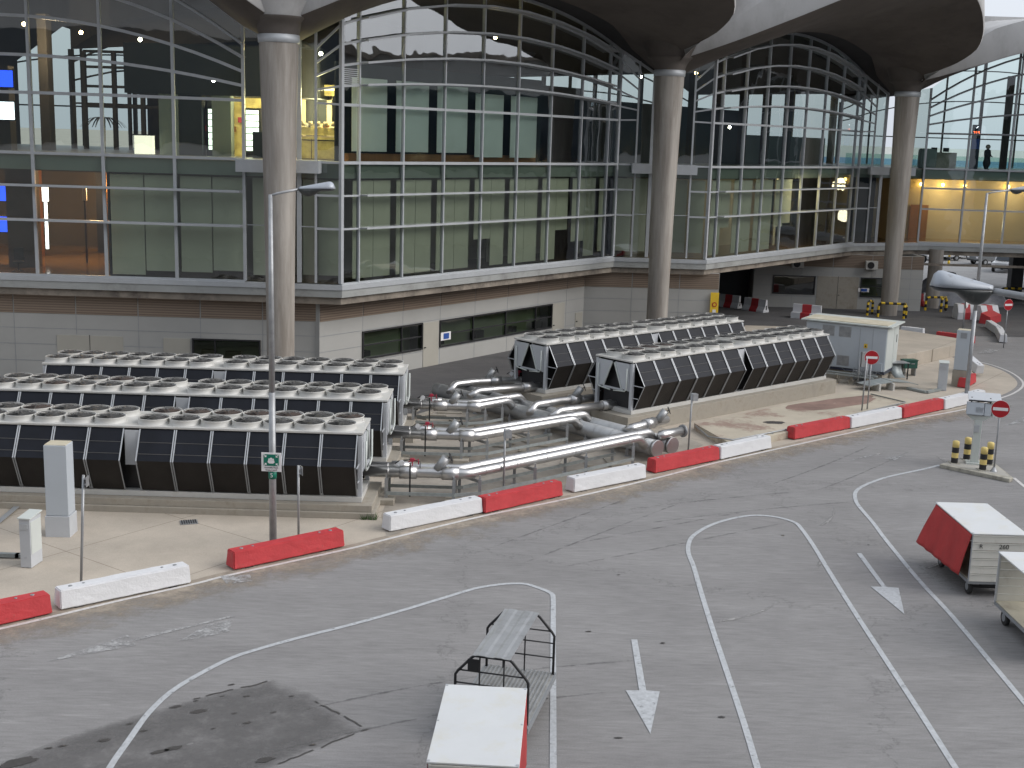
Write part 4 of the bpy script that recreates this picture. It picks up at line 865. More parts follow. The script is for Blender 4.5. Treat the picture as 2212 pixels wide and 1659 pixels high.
# supports: pairs of posts with a cross beam, joined by a low rail
def support(p, q, zt, label, foot=True):
    p, q = V(p), V(q); r = empty('pipe_support', (p.x, p.y, 0), 0, label, 'pipe support', 'steel pipe supports in the yard'); d = q - p; d.z = 0
    b = MB(); b.box((0, 0, zt / 2), (.1, .1, zt)); b.box(d + V((0, 0, zt / 2)), (.1, .1, zt)); b.build('post', 'steel', r)
    b = MB(); b.bar((0, 0, zt - .08), d + V((0, 0, zt - .08)), .07, .09); b.build('cross_beam', 'steel', r)
    b = MB(); b.box((0, 0, zt + .06), (.05, .05, .12)); b.box((0, 0, .01), (.2, .2, .02)); b.box(d + V((0, 0, .01)), (.2, .2, .02)); b.build('base_plate', 'steel', r)
    if foot: b = MB(); b.box((0, 0, .10), (.55, .6, .18)); b.build('concrete_foot', 'plinth', r, bevel=.02)
    return r
k_ = 0
for nm, y, bx_, (hx, hy), n in (('front', 38.5, -1.35, (4.67, 44.17), 3), ('middle', 43.7, -1.25, (2.41, 46.95), 2), ('rear', 48.7, -1.45, (-.15, 50.05), 1)):
    run = [V((-3.9, y - .22, 0)), V((-1.75, y - .22, 0))]
    a, c = V((bx_, y, 0)), V((hx, hy, 0)); d = (c - a).normalized(); nn = V((d.y, -d.x, 0))
    for i in range(n + 1): run.append(a + d * (.35 + i * ((c - a).length - .9) / max(n, 1)) + nn * .24)
    words = ['nearest the chiller', 'before the bend', 'just after the bend', 'on the diagonal run', 'further along the diagonal run', 'next to the header pipes']
    for i, p in enumerate(run):
        q = p + (V((0, .95, 0)) if i < 2 else -nn * 1.0 + V((0, 0, 0)))
        wd_ = words[i] if i < len(run) - 1 else words[-1]
        support(p, q, .80, 'galvanised post frame %s under the %s left pipe pair' % (wd_, nm), foot=(i in (0, 1)))
    r = empty('support_rail', (run[0].x, run[0].y, 0), 0, 'low galvanised rail tying the supports of the %s left pipe pair' % nm, 'rail', 'low rails along the pipe supports')
    for dy, nme in ((.04, 'rail'), (-.85, 'rail')):
        b = MB(); pts = [p + (V((0, -dy, .34)) if i < 2 else (nn * dy if True else 0) + V((0, 0, .34))) - V((run[0].x, run[0].y, 0)) for i, p in enumerate(run)]
        for p, q in zip(pts, pts[1:]): b.bar(p, q, .05, .10)
        b.build(nme, 'meshy', r)
for i, kk in enumerate((1.2, 3.4, 5.6, 7.8, 10)):
    p = H1a + hd * kk + V((-.25, -.2, 0)); support(p, p + V((1.1, 1.0, 0)), .28, 'low frame carrying the header pipes, number %s from the capped ends' % ('one two three four five'.split()[i]), False)
for nm, p in (('rear right', V((.2, 53.9, 0))), ('rear right far', V((-1.0, 53.2, 0))), ('front right', V((3.2, 50.4, 0))), ('front right far', V((2.4, 49.6, 0)))): support(p, p + V((-.9, .95, 0)), .72, 'slim post frame under the %s chiller pipes' % nm, False)
MAT['pad'] = MAT['yard']
for i, (x, y) in enumerate(((1735, 1175), (1080, 1085), (1370, 1195), (1690, 1080))):
    p = S5(x * .62 + 700, y * .9 + 60)
# debris planks lying in the yard
b = MB()
for k in range(26): p = H1b.lerp(H1a, rnd.random()) + V((rnd.uniform(-2.5, -.3), rnd.uniform(-2.5, -.8), 0)); b.box((p.x, p.y, .045), (rnd.uniform(.3, 1.2), rnd.uniform(.08, .3), .05), rnd.uniform(0, 3))
o = b.build('yard_rubble', 'plinth'); tag(o, kind='stuff')
# weeds at the plinth corner
b = MB(); p0 = G(797, 1122)
for k in range(160): t = rnd.uniform(0, 6.3); h_ = rnd.uniform(.08, .26); q = p0 + V((rnd.uniform(-.22, .22), rnd.uniform(-.1, .1), 0)); b.add([q, q + V((.02, .01, 0)), q + V((math.cos(t) * .12, math.sin(t) * .12, h_))], [(0, 1, 2)])
tag(b.build('weed', 'plant'), 'small green weed growing at the corner of the front chiller plinth', 'weed')
# ---------------------------------------------------------------- kerb barriers
def barrier_mesh(Lb, mat, seed):
    bm = bmesh.new(); bmesh.ops.create_cube(bm, size=1); bmesh.ops.scale(bm, vec=(Lb, .48, .47), verts=bm.verts); bmesh.ops.translate(bm, vec=(0, 0, .275), verts=bm.verts)
    for v in bm.verts:
        if v.co.z > .3: v.co.y *= .82; v.co.x *= .985
    bmesh.ops.bevel(bm, geom=bm.edges[:], offset=.024, segments=2, affect='EDGES')
    for q in (1, 2): bmesh.ops.subdivide_edges(bm, edges=[e for e in bm.edges if e.calc_length() > .25], cuts=3, use_grid_fill=True)
    for v in bm.verts:
        n = noise.noise_vector(v.co * 3.1 + V((seed * 9, 0, 0))) * .008 + noise.noise_vector(v.co * 9 + V((seed, 0, 3))) * .006; v.co += n
    me = bpy.data.meshes.new('barrier_block'); bm.to_mesh(me); bm.free(); me.materials.append(MAT[mat])
    for p in me.polygons: p.use_smooth = False
    return me
BAR = [((0 - 260, 1412), (116, 1328), 'red'), ((130, 1322), (415, 1284 - 22), 'bwhite'), ((505, 1235), (747, 1183), 'red'), ((842, 1152), (1045, 1110), 'bwhite'), ((1048, 1112), (1218, 1073), 'red'), ((1240, 1067), (1398, 1035), 'bwhite'), ((1415, 1025), (1556, 995), 'red'), ((1557, 995), (1668, 970), 'bwhite'), ((1716, 952), (1838, 927), 'red'), ((1839, 928), (1950, 905), 'bwhite'), ((1952, 906), (2040, 886), 'red'), ((2041, 887), (2130, 866), 'bwhite')]
nearwords = ['red barrier block cut by the left edge, in front of the small cabinet', 'long white barrier block in front of the leaning sign pole at left', 'red barrier block at the foot of the tall lamp post', 'white barrier block in front of the weed and the front chiller plinth', 'red barrier block in front of the front pipe supports', 'white barrier block in front of the bare post between the pipe frames', 'red barrier block just below the capped header pipe ends', 'white barrier block touching the red one beside the raised slab corner', 'red barrier block standing alone against the raised slab', 'white barrier block at the foot of the no entry sign by the slab', 'red barrier block between two white ones near the card reader island', 'last white barrier block behind the card reader, by the right lamp post']
def barrier(p0, p1, mat, label, z=0, group='red and white concrete barrier blocks along the kerb', seed=1, tilt=None):
    a, c = V(p0), V(p1); d = c - a; L_ = d.length - .03; u = d.normalized(); m = (a + c) / 2 + V((-u.y, u.x, 0)) * .25
    r = empty('concrete_barrier', (m.x, m.y, z), math.atan2(d.y, d.x), label, 'barrier', group)
    o = bpy.data.objects.new('block', barrier_mesh(L_, mat, seed)); COL.objects.link(o); o.parent = r
    for s in (-1, 1):
        b = MB(); b.tube([(s * L_ * .40, 0, .50), (s * L_ * .40, 0, .525)], .05, 10); b.tube([(s * L_ * .30, .02, .50), (s * L_ * .30, .02, .523)], .035, 10); b.build('lifting_socket', 'alu_dark', r)
        b = MB(); b.box((s * L_ * .36, 0, .025), (.22, .42, .05)); b.build('foot', 'rubber', r)
    if tilt: r.rotation_euler = tilt
    return r
for i, (a, c, m_) in enumerate(BAR): barrier(G(*a), G(*c), m_, nearwords[i], seed=i + 1)
GB = 'barrier blocks standing loose on the rear road'
S3k = lambda x, y, z=0: G(1700.7 + x / 4.326, 630.9 + y / 4.326, z)
barrier(S3k(1050, 395), S3k(1262, 420), 'bwhite', 'white barrier block half hidden behind the white kiosk', group=GB, seed=21)
barrier(S3k(1378, 445), S3k(1728, 492), 'red', 'red barrier block lying behind the tall meter cabinet', group=GB, seed=22)
barrier(S3k(1840, 330), S3k(1935, 395), 'bwhite', 'farther of two white blocks meeting at an angle on the rear road', group=GB, seed=23)
barrier(S3k(1935, 395), S3k(1975, 475), 'bwhite', 'nearer of two white blocks meeting at an angle on the rear road', group=GB, seed=24)
r = barrier(S3k(1700, 900), S3k(1700, 900) + V((.02, 2, 0)), 'red', 'red barrier block beside the tall cabinet, behind the right lamp post', group=GB, seed=25); r.location = (*S3k(1735, 905)[:2], 0); r.rotation_euler = (0, 0, 1.0); r.location.y += .9
r = barrier(S3k(1700, 780), S3k(1700, 780) + V((.02, 1.9, 0)), 'bwhite', 'white barrier block leaning behind the tall cabinet', group=GB, seed=26); r.location = (*S3k(1705, 760)[:2], .35); r.rotation_euler = (0, -.25, 1.75)
# new-jersey barriers with coloured stripes
def jersey(p0, p1, cols_, label, prof=None, group='striped barriers on the rear road'):
    a, c = V(p0), V(p1); d = c - a; Lb = d.length - .06; m = (a + c) / 2
    r = empty('striped_barrier', (m.x, m.y, 0), math.atan2(d.y, d.x), label, 'barrier', group)
    pr = prof or [(-.34, 0), (-.34, .14), (-.14, .42), (-.09, .92), (.09, .92), (.14, .42), (.34, .14), (.34, 0)]
    n = len(cols_)
    for k, mt in enumerate(cols_):
        x0, x1 = -Lb / 2 + Lb * k / n, -Lb / 2 + Lb * (k + 1) / n; b = MB(); m_ = len(pr)
        b.add([(x0, y, z) for y, z in pr] + [(x1, y, z) for y, z in pr], [tuple(range(m_)), tuple(range(m_, 2 * m_))[::-1]] + [(i, (i + 1) % m_, m_ + (i + 1) % m_, m_ + i)[::-1] for i in range(m_)]); b.build('segment', mt, r)
    b = MB(); b.box((Lb / 2 + .01, 0, .35), (.03, .1, .3)); b.build('end_slot', 'black', r)
    return r
q0 = lambda x, y: G(1525.2 + x / 9.6, 592.5 + y / 9.6)
jersey(q0(250, 660), q0(700, 715), ['bwhite', 'red', 'bwhite'], 'left of two striped barriers in the shade before the dark opening')
jersey(q0(790, 735), q0(1250, 800), ['bwhite', 'red', 'bwhite'], 'right of two striped barriers in the shade before the dark opening')
LP = [(-.5, 0), (-.5, .42), (-.02, .42), (-.02, .95), (.22, .95), (.22, 0)]
jersey(S4(800, 462), S4(975, 478), ['bwhite', 'red', 'bwhite'], 'stepped white and red barrier just left of the kiosk roof', LP)
jersey(S3k(1560, 248), S3k(1740, 252), ['bwhite', 'red', 'bwhite'], 'left bulky striped barrier on the rear road', [(-.5, 0), (-.55, .5), (-.3, 1.05), (.3, 1.05), (.5, .5), (.5, 0)])
jersey(S3k(1760, 262), S3k(1925, 255), ['bwhite', 'red', 'bwhite'], 'right bulky striped barrier on the rear road', [(-.5, 0), (-.55, .5), (-.3, 1.05), (.3, 1.05), (.5, .5), (.5, 0)])
jersey(S3k(1840, 300), S3k(1945, 270), ['red', 'red'], 'low red barrier lying against the striped ones', [(-.4, 0), (-.35, .5), (.3, .75), (.4, 0)])
jersey(S4(1570, 395), S4(1605, 385), ['red', 'bwhite'], 'striped barrier in shade beside the underpass pillar')
# ---------------------------------------------------------------- posts, signs, lamps
def street_lamp(p, hgt, ang, arm, label, lean=0):
    r = empty('street_lamp', p, ang, label, 'street lamp', 'street lamps')
    b = MB(); b.tube([(0, 0, 0), (0, 0, hgt * .45)], .105, 16, .09); b.tube([(0, 0, hgt * .45), (0, 0, hgt)], .085, 16, .055); b.tube([(0, 0, 0), (0, 0, .02)], .2, 16); b.build('pole', 'steel', r)
    b = MB(); b.tube([(0, 0, hgt - .03), (arm * .25, 0, hgt + .03), (arm, 0, hgt + .16)], .035, 10); b.build('arm', 'steel', r)
    lamp_head(r, (arm, 0, hgt + .17), 0.04)
    return r
def lamp_head(r, p, pitch):
    "teardrop luminaire pointing along +x from p"
    p = V(p); up = []; lo = []
    for i in range(17):
        t = i / 16; x = t * .98; e_ = max(0, 1 - ((t - .8) / .2) ** 2) ** .5 if t > .8 else 1
        wd = (.05 + .16 * math.sin(min(1, t * 1.3) * PI / 2)) * max(e_, .04); ht = (.05 + .15 * min(1, t * 1.15)) * max(e_, .04)
        lh = (.02 + .17 * math.sin(min(1, t / .62) ** .8 * PI) ** .9) if t < .6 else .05 * max(e_, .1); lh = max(lh, .035 * max(e_, .1)); z = .03 * t
        up.append([p + V((x, wd * math.cos(a), z + ht * math.sin(a))) for a in [PI * k / 12 for k in range(13)]])
        lo.append([p + V((x, wd * .95 * math.cos(a), z - .012 - lh * math.sin(a))) for a in [PI * k / 12 for k in range(13)]])
    b = MB(); b.grid(up); b.add(up[-1], [tuple(range(13))]); h = b.build('lamp_head', 'lamp', r, solid=.006)
    b = MB(); b.grid(lo); b.add(lo[-1], [tuple(range(13))[::-1]]); b.build('lamp_cover', 'lens', h, solid=.006)
    b = MB(); b.grid([[q + V((0, 0, -.008)) for q in (row[0], row[-1])] for row in up], False); b.build('lamp_base', 'lamp', h)
    return h
L1 = street_lamp(tuple(G(590, 1178)), 9.85, .12, .75, 'tall street lamp with green assembly sign standing by the red barrier')
L2 = street_lamp(tuple(G(2086, 872)), 9.75, .1, 1.1, 'tall street lamp at the right beyond the card reader')
# near lamp: only its head and arm reach into the picture
r = empty('street_lamp', (9.9, 18.3, 0), 0, 'big close street lamp head at the right edge', 'street lamp', 'street lamps')
b = MB(); b.tube([(0, 0, 0), (0, 0, 9.3)], .105, 16, .06); b.build('pole', 'steel', r)
b = MB(); b.tube([(0, 0, 9.1), (-.3, .12, 9.15), (-1.2, .34, 9.27), (-2.66, .69, 9.45)], .055, 14); b.build('arm', 'steel', r)
hh = empty('head_mount', (0, 0, 0)); bpy.data.objects.remove(hh)
h = lamp_head(r, (0, 0, 0), 0)
h.location = (-2.62, .68, 9.47); h.rotation_euler = (0, .02, math.radians(180 - 12)); h.scale = (.94, 1.2, 1.25)
for c_ in []: pass
def signboard(parent, c, rz, wd, ht, mat, name='sign_panel', th=.02):
    b = MB(); b.box(c, (wd, th, ht), rz); return b.build(name, mat, parent, bevel=.004)
# assembly point sign on lamp L1 (a thing of its own)
ps = G(590, 1178); zsg = 2.47
sg = empty('assembly_point_sign', (ps.x, ps.y, 0), -.05, 'green and white assembly point sign clamped on the lamp post', 'sign')
signboard(sg, (0, -.13, zsg), 0, .56, .54, 'signwhite'); pan = signboard(sg, (0, -.148, zsg + .06), 0, .43, .33, 'green', 'green_panel', .006)
b = MB()
def disc(b, x, z, r_, y=-.158, n=14): b.add([(x + r_ * math.cos(2 * PI * k / n), y, z + r_ * math.sin(2 * PI * k / n)) for k in range(n)], [tuple(range(n))])
for x, z, r_ in ((0, .10, .035), (-.055, .085, .026), (.055, .085, .026), (0, .055, .028)): disc(b, x, zsg + z, r_)
b.add([(-.1, -.158, zsg + .0), (-.085, -.158, zsg + .06), (.085, -.158, zsg + .06), (.1, -.158, zsg + .0), (.055, -.158, zsg - .035), (-.055, -.158, zsg - .035)], [(0, 5, 4, 3, 2, 1)])
for sx in (-1, 1):
    for sz in (-1, 1):
        cx_, cz_ = sx * .165, zsg + .06 + sz * .12
        b.add([(cx_ - .035 * sx, -.158, cz_ - .035 * sz), (cx_ + .03 * sx, -.158, cz_ - .035 * sz), (cx_ - .035 * sx, -.158, cz_ + .03 * sz)], [(0, 1, 2)]); b.bar((cx_ - .02 * sx, -.158, cz_ - .02 * sz), (cx_ + .04 * sx, -.158, cz_ + .04 * sz), .02, .004, up=(0, 1, 0))
b.build('assembly_symbol', 'signwhite', pan)
text('lettering', 'Assembly Point', .062, (0, -.146, zsg - .155), (PI / 2, 0, 0), 'black', sg); 
try: text('lettering', '\ufe8e\u0637\u0642\u0646 \u0639\ufee4\ufea0\ufe98\ufedf\ufe8d', .06, (0, -.146, zsg - .22), (PI / 2, 0, 0), 'black', sg)
except Exception as e: print(e)
b = MB(); b.tube([(0, 0, zsg - .50), (0, 0, zsg - .28)], .115, 18); b.build('number_band', 'green', sg); text('number', '5', .17, (0, -.121, zsg - .39), (PI / 2, 0, 0), 'signwhite', sg)
b = MB(); b.box((0, -.115, zsg), (.1, .02, .4)); b.build('clamp', 'steel', sg)
def noentry(p, rz, zc, label, rad=.31, leanx=0, base=True, mat='signred'):
    r = empty('no_entry_sign', p, rz, label, 'road sign', 'round red no entry signs')
    b = MB(); b.tube([(0, 0, 0), (leanx, 0, zc + .25)], .032, 12); b.build('pole', 'steel', r)
    b = MB(); b.tube([(leanx, -.04, zc), (leanx, -.052, zc)], rad, 36); d = b.build('disc', mat, r)
    b = MB(); b.tube([(leanx, -.035, zc), (leanx, -.04, zc)], rad + .012, 36); b.build('rim', 'signwhite', d)
    if mat == 'signred': b = MB(); b.box((leanx, -.056, zc), (rad * 1.65, .006, rad * .36)); b.build('white_bar', 'signwhite', d)
    if base: b = MB(); b.tube([(0, 0, 0), (0, 0, .02), (0, 0, .16)], [.14, .12, .045], 10); b.build('base', 'steel', r)
    return r
S8 = lambda x, y, z=.15: G(2002.4 + x / 6.719, 822.9 + y / 6.719, z)
p = S8(968, 1312); noentry((p.x, p.y, .15), -.25, 2.33, 'round no entry sign on the card reader island')
p = S4(1254, 1062); noentry((p.x, p.y, 0), -.15, 2.62, 'round no entry sign beside the raised slab in front of the kiosk', .30, base=False)
p = S3k(2020, 520); noentry((p.x, p.y, 0), .35, 2.62, 'faraway round no entry sign on the rear road at right', .33, base=False)
p = S4(1612, 300); noentry((p.x, p.y + 1.5, 0), .2, 2.5, 'dark back of a round sign in the shade of the underpass', .36, base=False, mat='black')
# back of a white round sign near tall cabinet
p = S3k(1650, 395); r = empty('round_sign_back', (p.x, p.y, 0), 1.05, 'white back of a round sign on twin posts behind the tall cabinet', 'road sign')
b = MB(); b.tube([(-.1, .1, 0), (-.1, .1, 2.2)], .03, 8); b.tube([(.12, .1, 0), (.12, .1, 2.2)], .03, 8); b.build('pole', 'steel', r); b = MB(); b.tube([(0, 0, 2.15), (0, -.03, 2.15)], .45, 28); b.build('disc', 'signwhite', r); b = MB(); b.box((0, .06, 2.05), (.3, .05, .1)); b.build('bracket', 'black', r)
# height limit sign
r = empty('round_height_sign', (41.6, 101.2, 0), -.2, 'round white warning sign with red rim hanging below the right front', 'road sign')
b = MB(); b.tube([(0, 0, 3.6), (0, -.03, 3.6)], .42, 30); b.build('rim', 'signred', r); b = MB(); b.tube([(0, -.03, 3.6), (0, -.04, 3.6)], .36, 30); f_ = b.build('disc', 'signwhite', r)
text('lettering', '3.80', .22, (0, -.045, 3.6), (PI / 2, 0, 0), 'black', f_); b = MB(); b.add([(-.08, -.043, 3.93), (.08, -.043, 3.93), (0, -.043, 3.8)], [(0, 2, 1)]); b.add([(-.08, -.043, 3.27), (.08, -.043, 3.27), (0, -.043, 3.4)], [(0, 1, 2)]); b.build('arrow_mark', 'black', f_)
b = MB(); b.tube([(0, .05, 3.3), (0, .05, 4.2)], .03, 8); b.build('hanger', 'steel', r)
# slim posts with side plates
def slimpost(p, hgt, label, leanx=0, plate=True, rz=0.0, boxed=False):
    r = empty('metal_post', p, rz, label, 'post', 'slim galvanised posts along the kerb')
    b = MB(); b.tube([(0, 0, 0), (leanx, 0, hgt)], .035, 10); b.build('pole', 'steel', r)
    if plate:
        b = MB(); b.box((leanx + .09, 0, hgt - .16), (.012 if not boxed else .22, .22, .26)); b.build('plate', 'steel', r)
        b = MB(); b.box((leanx + .04, 0, hgt - .1), (.1, .06, .03)); b.box((leanx + .04, 0, hgt - .24), (.1, .06, .03)); b.build('bracket', 'alu', r)
    return r
slimpost(tuple(G(175, 1268)), 2.95, 'leaning bare post behind the long white barrier at left', .17, True)
slimpost(tuple(G(645, 1165)), 2.2, 'slim post with dark side plate right of the lamp post', 0, True, .5)
slimpost(tuple(G(1087, 1075)), 2.3, 'slim post with box plate in front of the pipes', 0, True, .3, True)
slimpost(tuple(S4(168, 1292)), 2.35, 'slim post with plate at the corner of the raised slab', .04, True, .4, True)
slimpost(tuple(S4(1225, 1028, .3)), 2.3, 'bare post next to the no entry sign on the raised slab', .03, False)
# ---------------------------------------------------------------- cabinets
def cab_tall(p, rz, wd, dp, hb, ht, label, lower='lightgrey', plate=False):
    r = empty('tall_cabinet', p, rz, label, 'cabinet', 'tall grey meter cabinets')
    b = MB(); b.box((0, 0, hb / 2), (wd + .06, dp + .06, hb)); b.build('base', lower, r, bevel=.012)
    b = MB(); b.box((0, 0, (hb + .01 + ht) / 2), (wd, dp, ht - hb - .01)); b.build('body', 'kiosk', r, bevel=.015)
    b = MB(); b.box((0, 0, ht + .005), (wd - .05, dp - .05, .03)); b.build('top', 'kroof', r)
    if plate: b = MB(); b.box((0, -dp / 2 - .01, ht - .25), (.3, .02, .28)); b.build('vent_plate', 'alu_dark', r)
    return r
p = G(122, 1160); cab_tall((p.x + .05, p.y + .28, 0), .02, .64, .58, .62, 2.68, 'tall grey cabinet on the pavement in front of the left chillers')
p = S3k(1560, 880); cab_tall((p.x + .3, p.y + .1, 0), -.45, .68, .62, .85, 2.85, 'tall grey cabinet on concrete base at the right pavement end', 'plinth', True)
def cab_small(p, rz, wd, dp, ht, label):
    r = empty('small_cabinet', p, rz, label, 'cabinet', 'small electrical cabinets')
    b = MB(); b.box((0, 0, ht / 2 + .02), (wd, dp, ht)); b.build('body', 'lightgrey', r, bevel=.01)
    b = MB(); b.add([(-wd / 2 - .03, -dp / 2 - .03, ht + .02), (wd / 2 + .03, -dp / 2 - .03, ht + .02), (wd / 2 + .03, dp / 2 + .03, ht + .08), (-wd / 2 - .03, dp / 2 + .03, ht + .08), (-wd / 2 - .03, -dp / 2 - .03, ht + .05), (wd / 2 + .03, -dp / 2 - .03, ht + .05), (wd / 2 + .03, dp / 2 + .03, ht + .11), (-wd / 2 - .03, dp / 2 + .03, ht + .11)], [(0, 3, 2, 1), (4, 5, 6, 7), (0, 1, 5, 4), (1, 2, 6, 5), (2, 3, 7, 6), (3, 0, 4, 7)]); b.build('lid', 'white', r)
    b = MB(); b.box((wd / 2 + .006, 0, ht * .62), (.012, dp - .06, ht * .66)); b.build('door', 'white', r)
    b = MB(); b.box((-.02, -dp / 2 - .01, ht * .86), (wd * .7, .02, .16)); b.box((0, -dp / 2 - .012, .3), (.05, .01, .04)); b.build('hinge_box', 'alu', r)
    return r
p = G(58, 1228); cab_small((p.x + .02, p.y + .3, 0), -.12, .30, .60, 1.33, 'small rusty white cabinet beside the tall left cabinet')
p = S3k(1440, 925); cab_small((p.x + .08, p.y + .22, 0), -.3, .42, .45, 1.35, 'small white cabinet beside the tall right cabinet')
b = MB(); p = G(0, 1212); b.box((p.x - .8, p.y + .25, .09), (2.6, .14, .10)); b.box((p.x + .38, p.y + .25, .09), (.1, .14, .1)); tag(b.build('cable_trunking', 'meshy'), 'grey cable trunking running to the small rusty cabinet', 'cable tray')
b = MB()
for k in range(5): q0_, q1_ = G(0, 1125 + k * 2), G(88, 1052 + k * 2.5); b.tube([q0_ + V((-1, -.8, .06)), q0_ + V((0, 0, .06)), q1_ + V((0, 0, .1)), q1_ + V((.2, .25, .35))], .018, 6)
tag(b.build('cable_bundle', 'alu_dark'), 'bundle of grey conduits crossing the pavement at the left edge', 'cables')
# kiosk
r = empty('electrical_kiosk', (18.55, 61.4, 0), 0, 'white transformer kiosk with flat beige roof', 'kiosk')
kb = math.atan2(-.50, .865); r.rotation_euler = (0, 0, kb)     # local x runs towards the near corner, local +y to the back
Lk, Wk = 4.1, 2.45
b = MB(); b.box((-Lk / 2, Wk / 2, .24), (Lk - .2, Wk - .2, .48)); b.build('foundation', 'plinth', r)
b = MB(); b.box((-Lk / 2, Wk / 2, .54), (Lk + .03, Wk + .03, .12)); b.build('base_frame', 'darkblue', r)
b = MB(); b.box((-Lk / 2, Wk / 2, 1.72), (Lk, Wk, 2.22)); b.build('body', 'kiosk', r, bevel=.02)
b = MB(); b.box((-Lk / 2, Wk / 2, 2.90), (Lk + .5, Wk + .3, .07)); rf = b.build('roof', 'white', r, bevel=.01); b = MB(); b.box((-Lk / 2 - .05, Wk / 2 - .35, 2.95), (Lk + .1, Wk - .75, .035)); b.build('roof_coating', 'kroof', rf)
b = MB(); b.box((-1.32, -.006, 1.7), (.012, .012, 2.1)); b.box((-.68, -.006, 1.7), (.012, .012, 2.1)); b.build('door_seam', 'alu_dark', r)
for xx in (-3.2, -2.35):
    for zz in (2.45, .98):
        b = MB(); b.box((xx + .262, .001, zz), (.62, .012, .52))
        for i in range(6):
            for j in range(5): b.box((xx + i * .105, -.008, zz - .2 + j * .1), (.045, .016, .07))
        b.build('vent_grille', 'steel', r)
b = MB(); b.box((-1.0, -.012, 1.85), (.17, .015, .2)); lb_ = b.build('warning_label', 'hazyel', r)
b = MB(); b.add([(-1.05, -.022, 1.79), (-.95, -.022, 1.79), (-1.0, -.022, 1.9)], [(0, 1, 2)]); b.build('warning_symbol', 'black', lb_)
for y0, y1, nm in ((.05, 1.45, 'door'), (1.5, 2.4, 'door')): b = MB(); b.box((.01, (y0 + y1) / 2, 1.73), (.03, y1 - y0, 2.12)); dd = b.build(nm, 'white', r, bevel=.006)
b = MB(); b.box((.035, 2.0, 2.1), (.02, .05, .4)); b.build('handle', 'black', dd)
b = MB(); b.box((-.35, -.05, .85), (.5, .1, .42)); b.build('socket_box', 'kiosk', r)
# table, tray, locker, platform pieces by the kiosk
r = empty('metal_table', tuple(S3k(890, 820)), -.0, 'black framed table with a bent metal sheet in front of the kiosk', 'table'); r.rotation_euler = (0, 0, ud - .55)
b = MB()
for x, y in ((0, 0), (1.35, 0), (0, .6), (1.35, .6)): b.box((x, y, .42), (.05, .05, .84))
b.box((.67, 0, .35), (1.35, .03, .03)); b.box((0, .3, .35), (.03, .6, .03)); b.build('leg_frame', 'black', r); b = MB(); b.box((.67, .3, .86), (1.5, .72, .04)); b.build('table_top', 'alu_dark', r)
b = MB(); b.grid([[(x, .1 - .5 * t, z) for x in (.4, 1.0)] for t, z in ((0, .85), (.1, .6), (.5, .33), (1.2, .2), (2.2, .3))], True); b.build('draped_sheet', 'meshy', r, solid=.01)
r = empty('tool_locker', tuple(S3k(1160, 800)), ud - .5, 'dark green metal locker behind the black table', 'locker'); r.location.y += .6
b = MB(); b.box((0, 0, .62), (.75, .45, .42)); b.build('body', 'dgreen', r, bevel=.01); b = MB(); b.box((0, 0, .84), (.8, .5, .03)); b.build('lid', 'dgreen', r); b = MB(); b.box((.1, -.235, .66), (.2, .02, .04)); b.box((-.3, 0, .2), (.05, .4, .4)); b.box((.3, 0, .2), (.05, .4, .4)); b.build('handle', 'steel', r)
r = empty('metal_walkway', tuple(S3k(930, 930)), 0, 'low galvanised walkway plates on concrete blocks before the kiosk', 'walkway'); r.rotation_euler = (0, 0, .35)
b = MB(); b.add([(-1.0, .1, .30), (.55, .25, .42), (.4, 1.1, .44), (-1.1, .95, .32)], [(0, 1, 2, 3)]); b.add([(.6, .25, .43), (1.3, .0, .40), (1.9, .1, .26), (1.9, .75, .26), (1.2, .8, .42), (.45, 1.1, .45)], [(0, 1, 2, 3, 4, 5)]); b.build('plate', 'meshy', r, solid=.03)
for x in (-.35, .45): b = MB(); b.box((x, .35, .18), (.1, .55, .36)); b.build('block', 'cream', r)
r = empty('wooden_pallet', tuple(S3k(480, 850)), kb, 'grey trestle and planks along the kiosk side', 'planks'); b = MB()
for k in range(4): b.box((-.9 + k * .75, .25, .3), (.1, .5, .3)); b.box((-.9 + k * .75, .1, .12), (.25, .2, .24))
b.build('block', 'plinth', r); b = MB(); b.box((.1, .3, .49), (3.4, .22, .06)); b.box((.1, -.05, .44), (3.2, .12, .05)); b.build('plank', 'meshy', r)
r = empty('cable_tray', tuple(S3k(1300, 950)), 0, 'grey cable tray lying between the walkway and the small right cabinet', 'cable tray'); a_, c_, d_ = S3k(1130, 915) - S3k(1300, 950), V((0, 0, 0)), S3k(1420, 925) - S3k(1300, 950)
b = MB(); b.bar(a_ + V((0, .1, .08)), V((0, 0, .08)), .22, .1); b.bar(V((0, 0, .08)), d_ + V((0, 0, .08)), .22, .1); b.build('tray', 'meshy', r)
r = empty('switch_panel', tuple(S3k(700, 880)), .2, 'grey disconnect switch on thin stand behind the no entry sign', 'switch box'); b = MB(); b.box((0, 0, 1.35), (.36, .14, .75)); b.build('box', 'steel', r, bevel=.01); b = MB(); b.tube([(-.25, 0, 0), (-.25, 0, 1.5)], .03, 8); b.tube([(.2, 0, 0), (.2, 0, 1.1)], .03, 8); b.build('stand', 'steel', r)
b = MB()
for k in range(300): b.tube([V((rnd.gauss(0, .35), rnd.gauss(0, .25), rnd.uniform(.05, .7))), V((rnd.gauss(0, .4), rnd.gauss(0, .3), rnd.uniform(.05, .8)))], .006, 3, cap=False)
o = b.build('dry_shrub', 'alu_dark'); o.location = S3k(700, 860); tag(o, 'tangle of dry grey twigs behind the no entry sign by the kiosk', 'shrub')
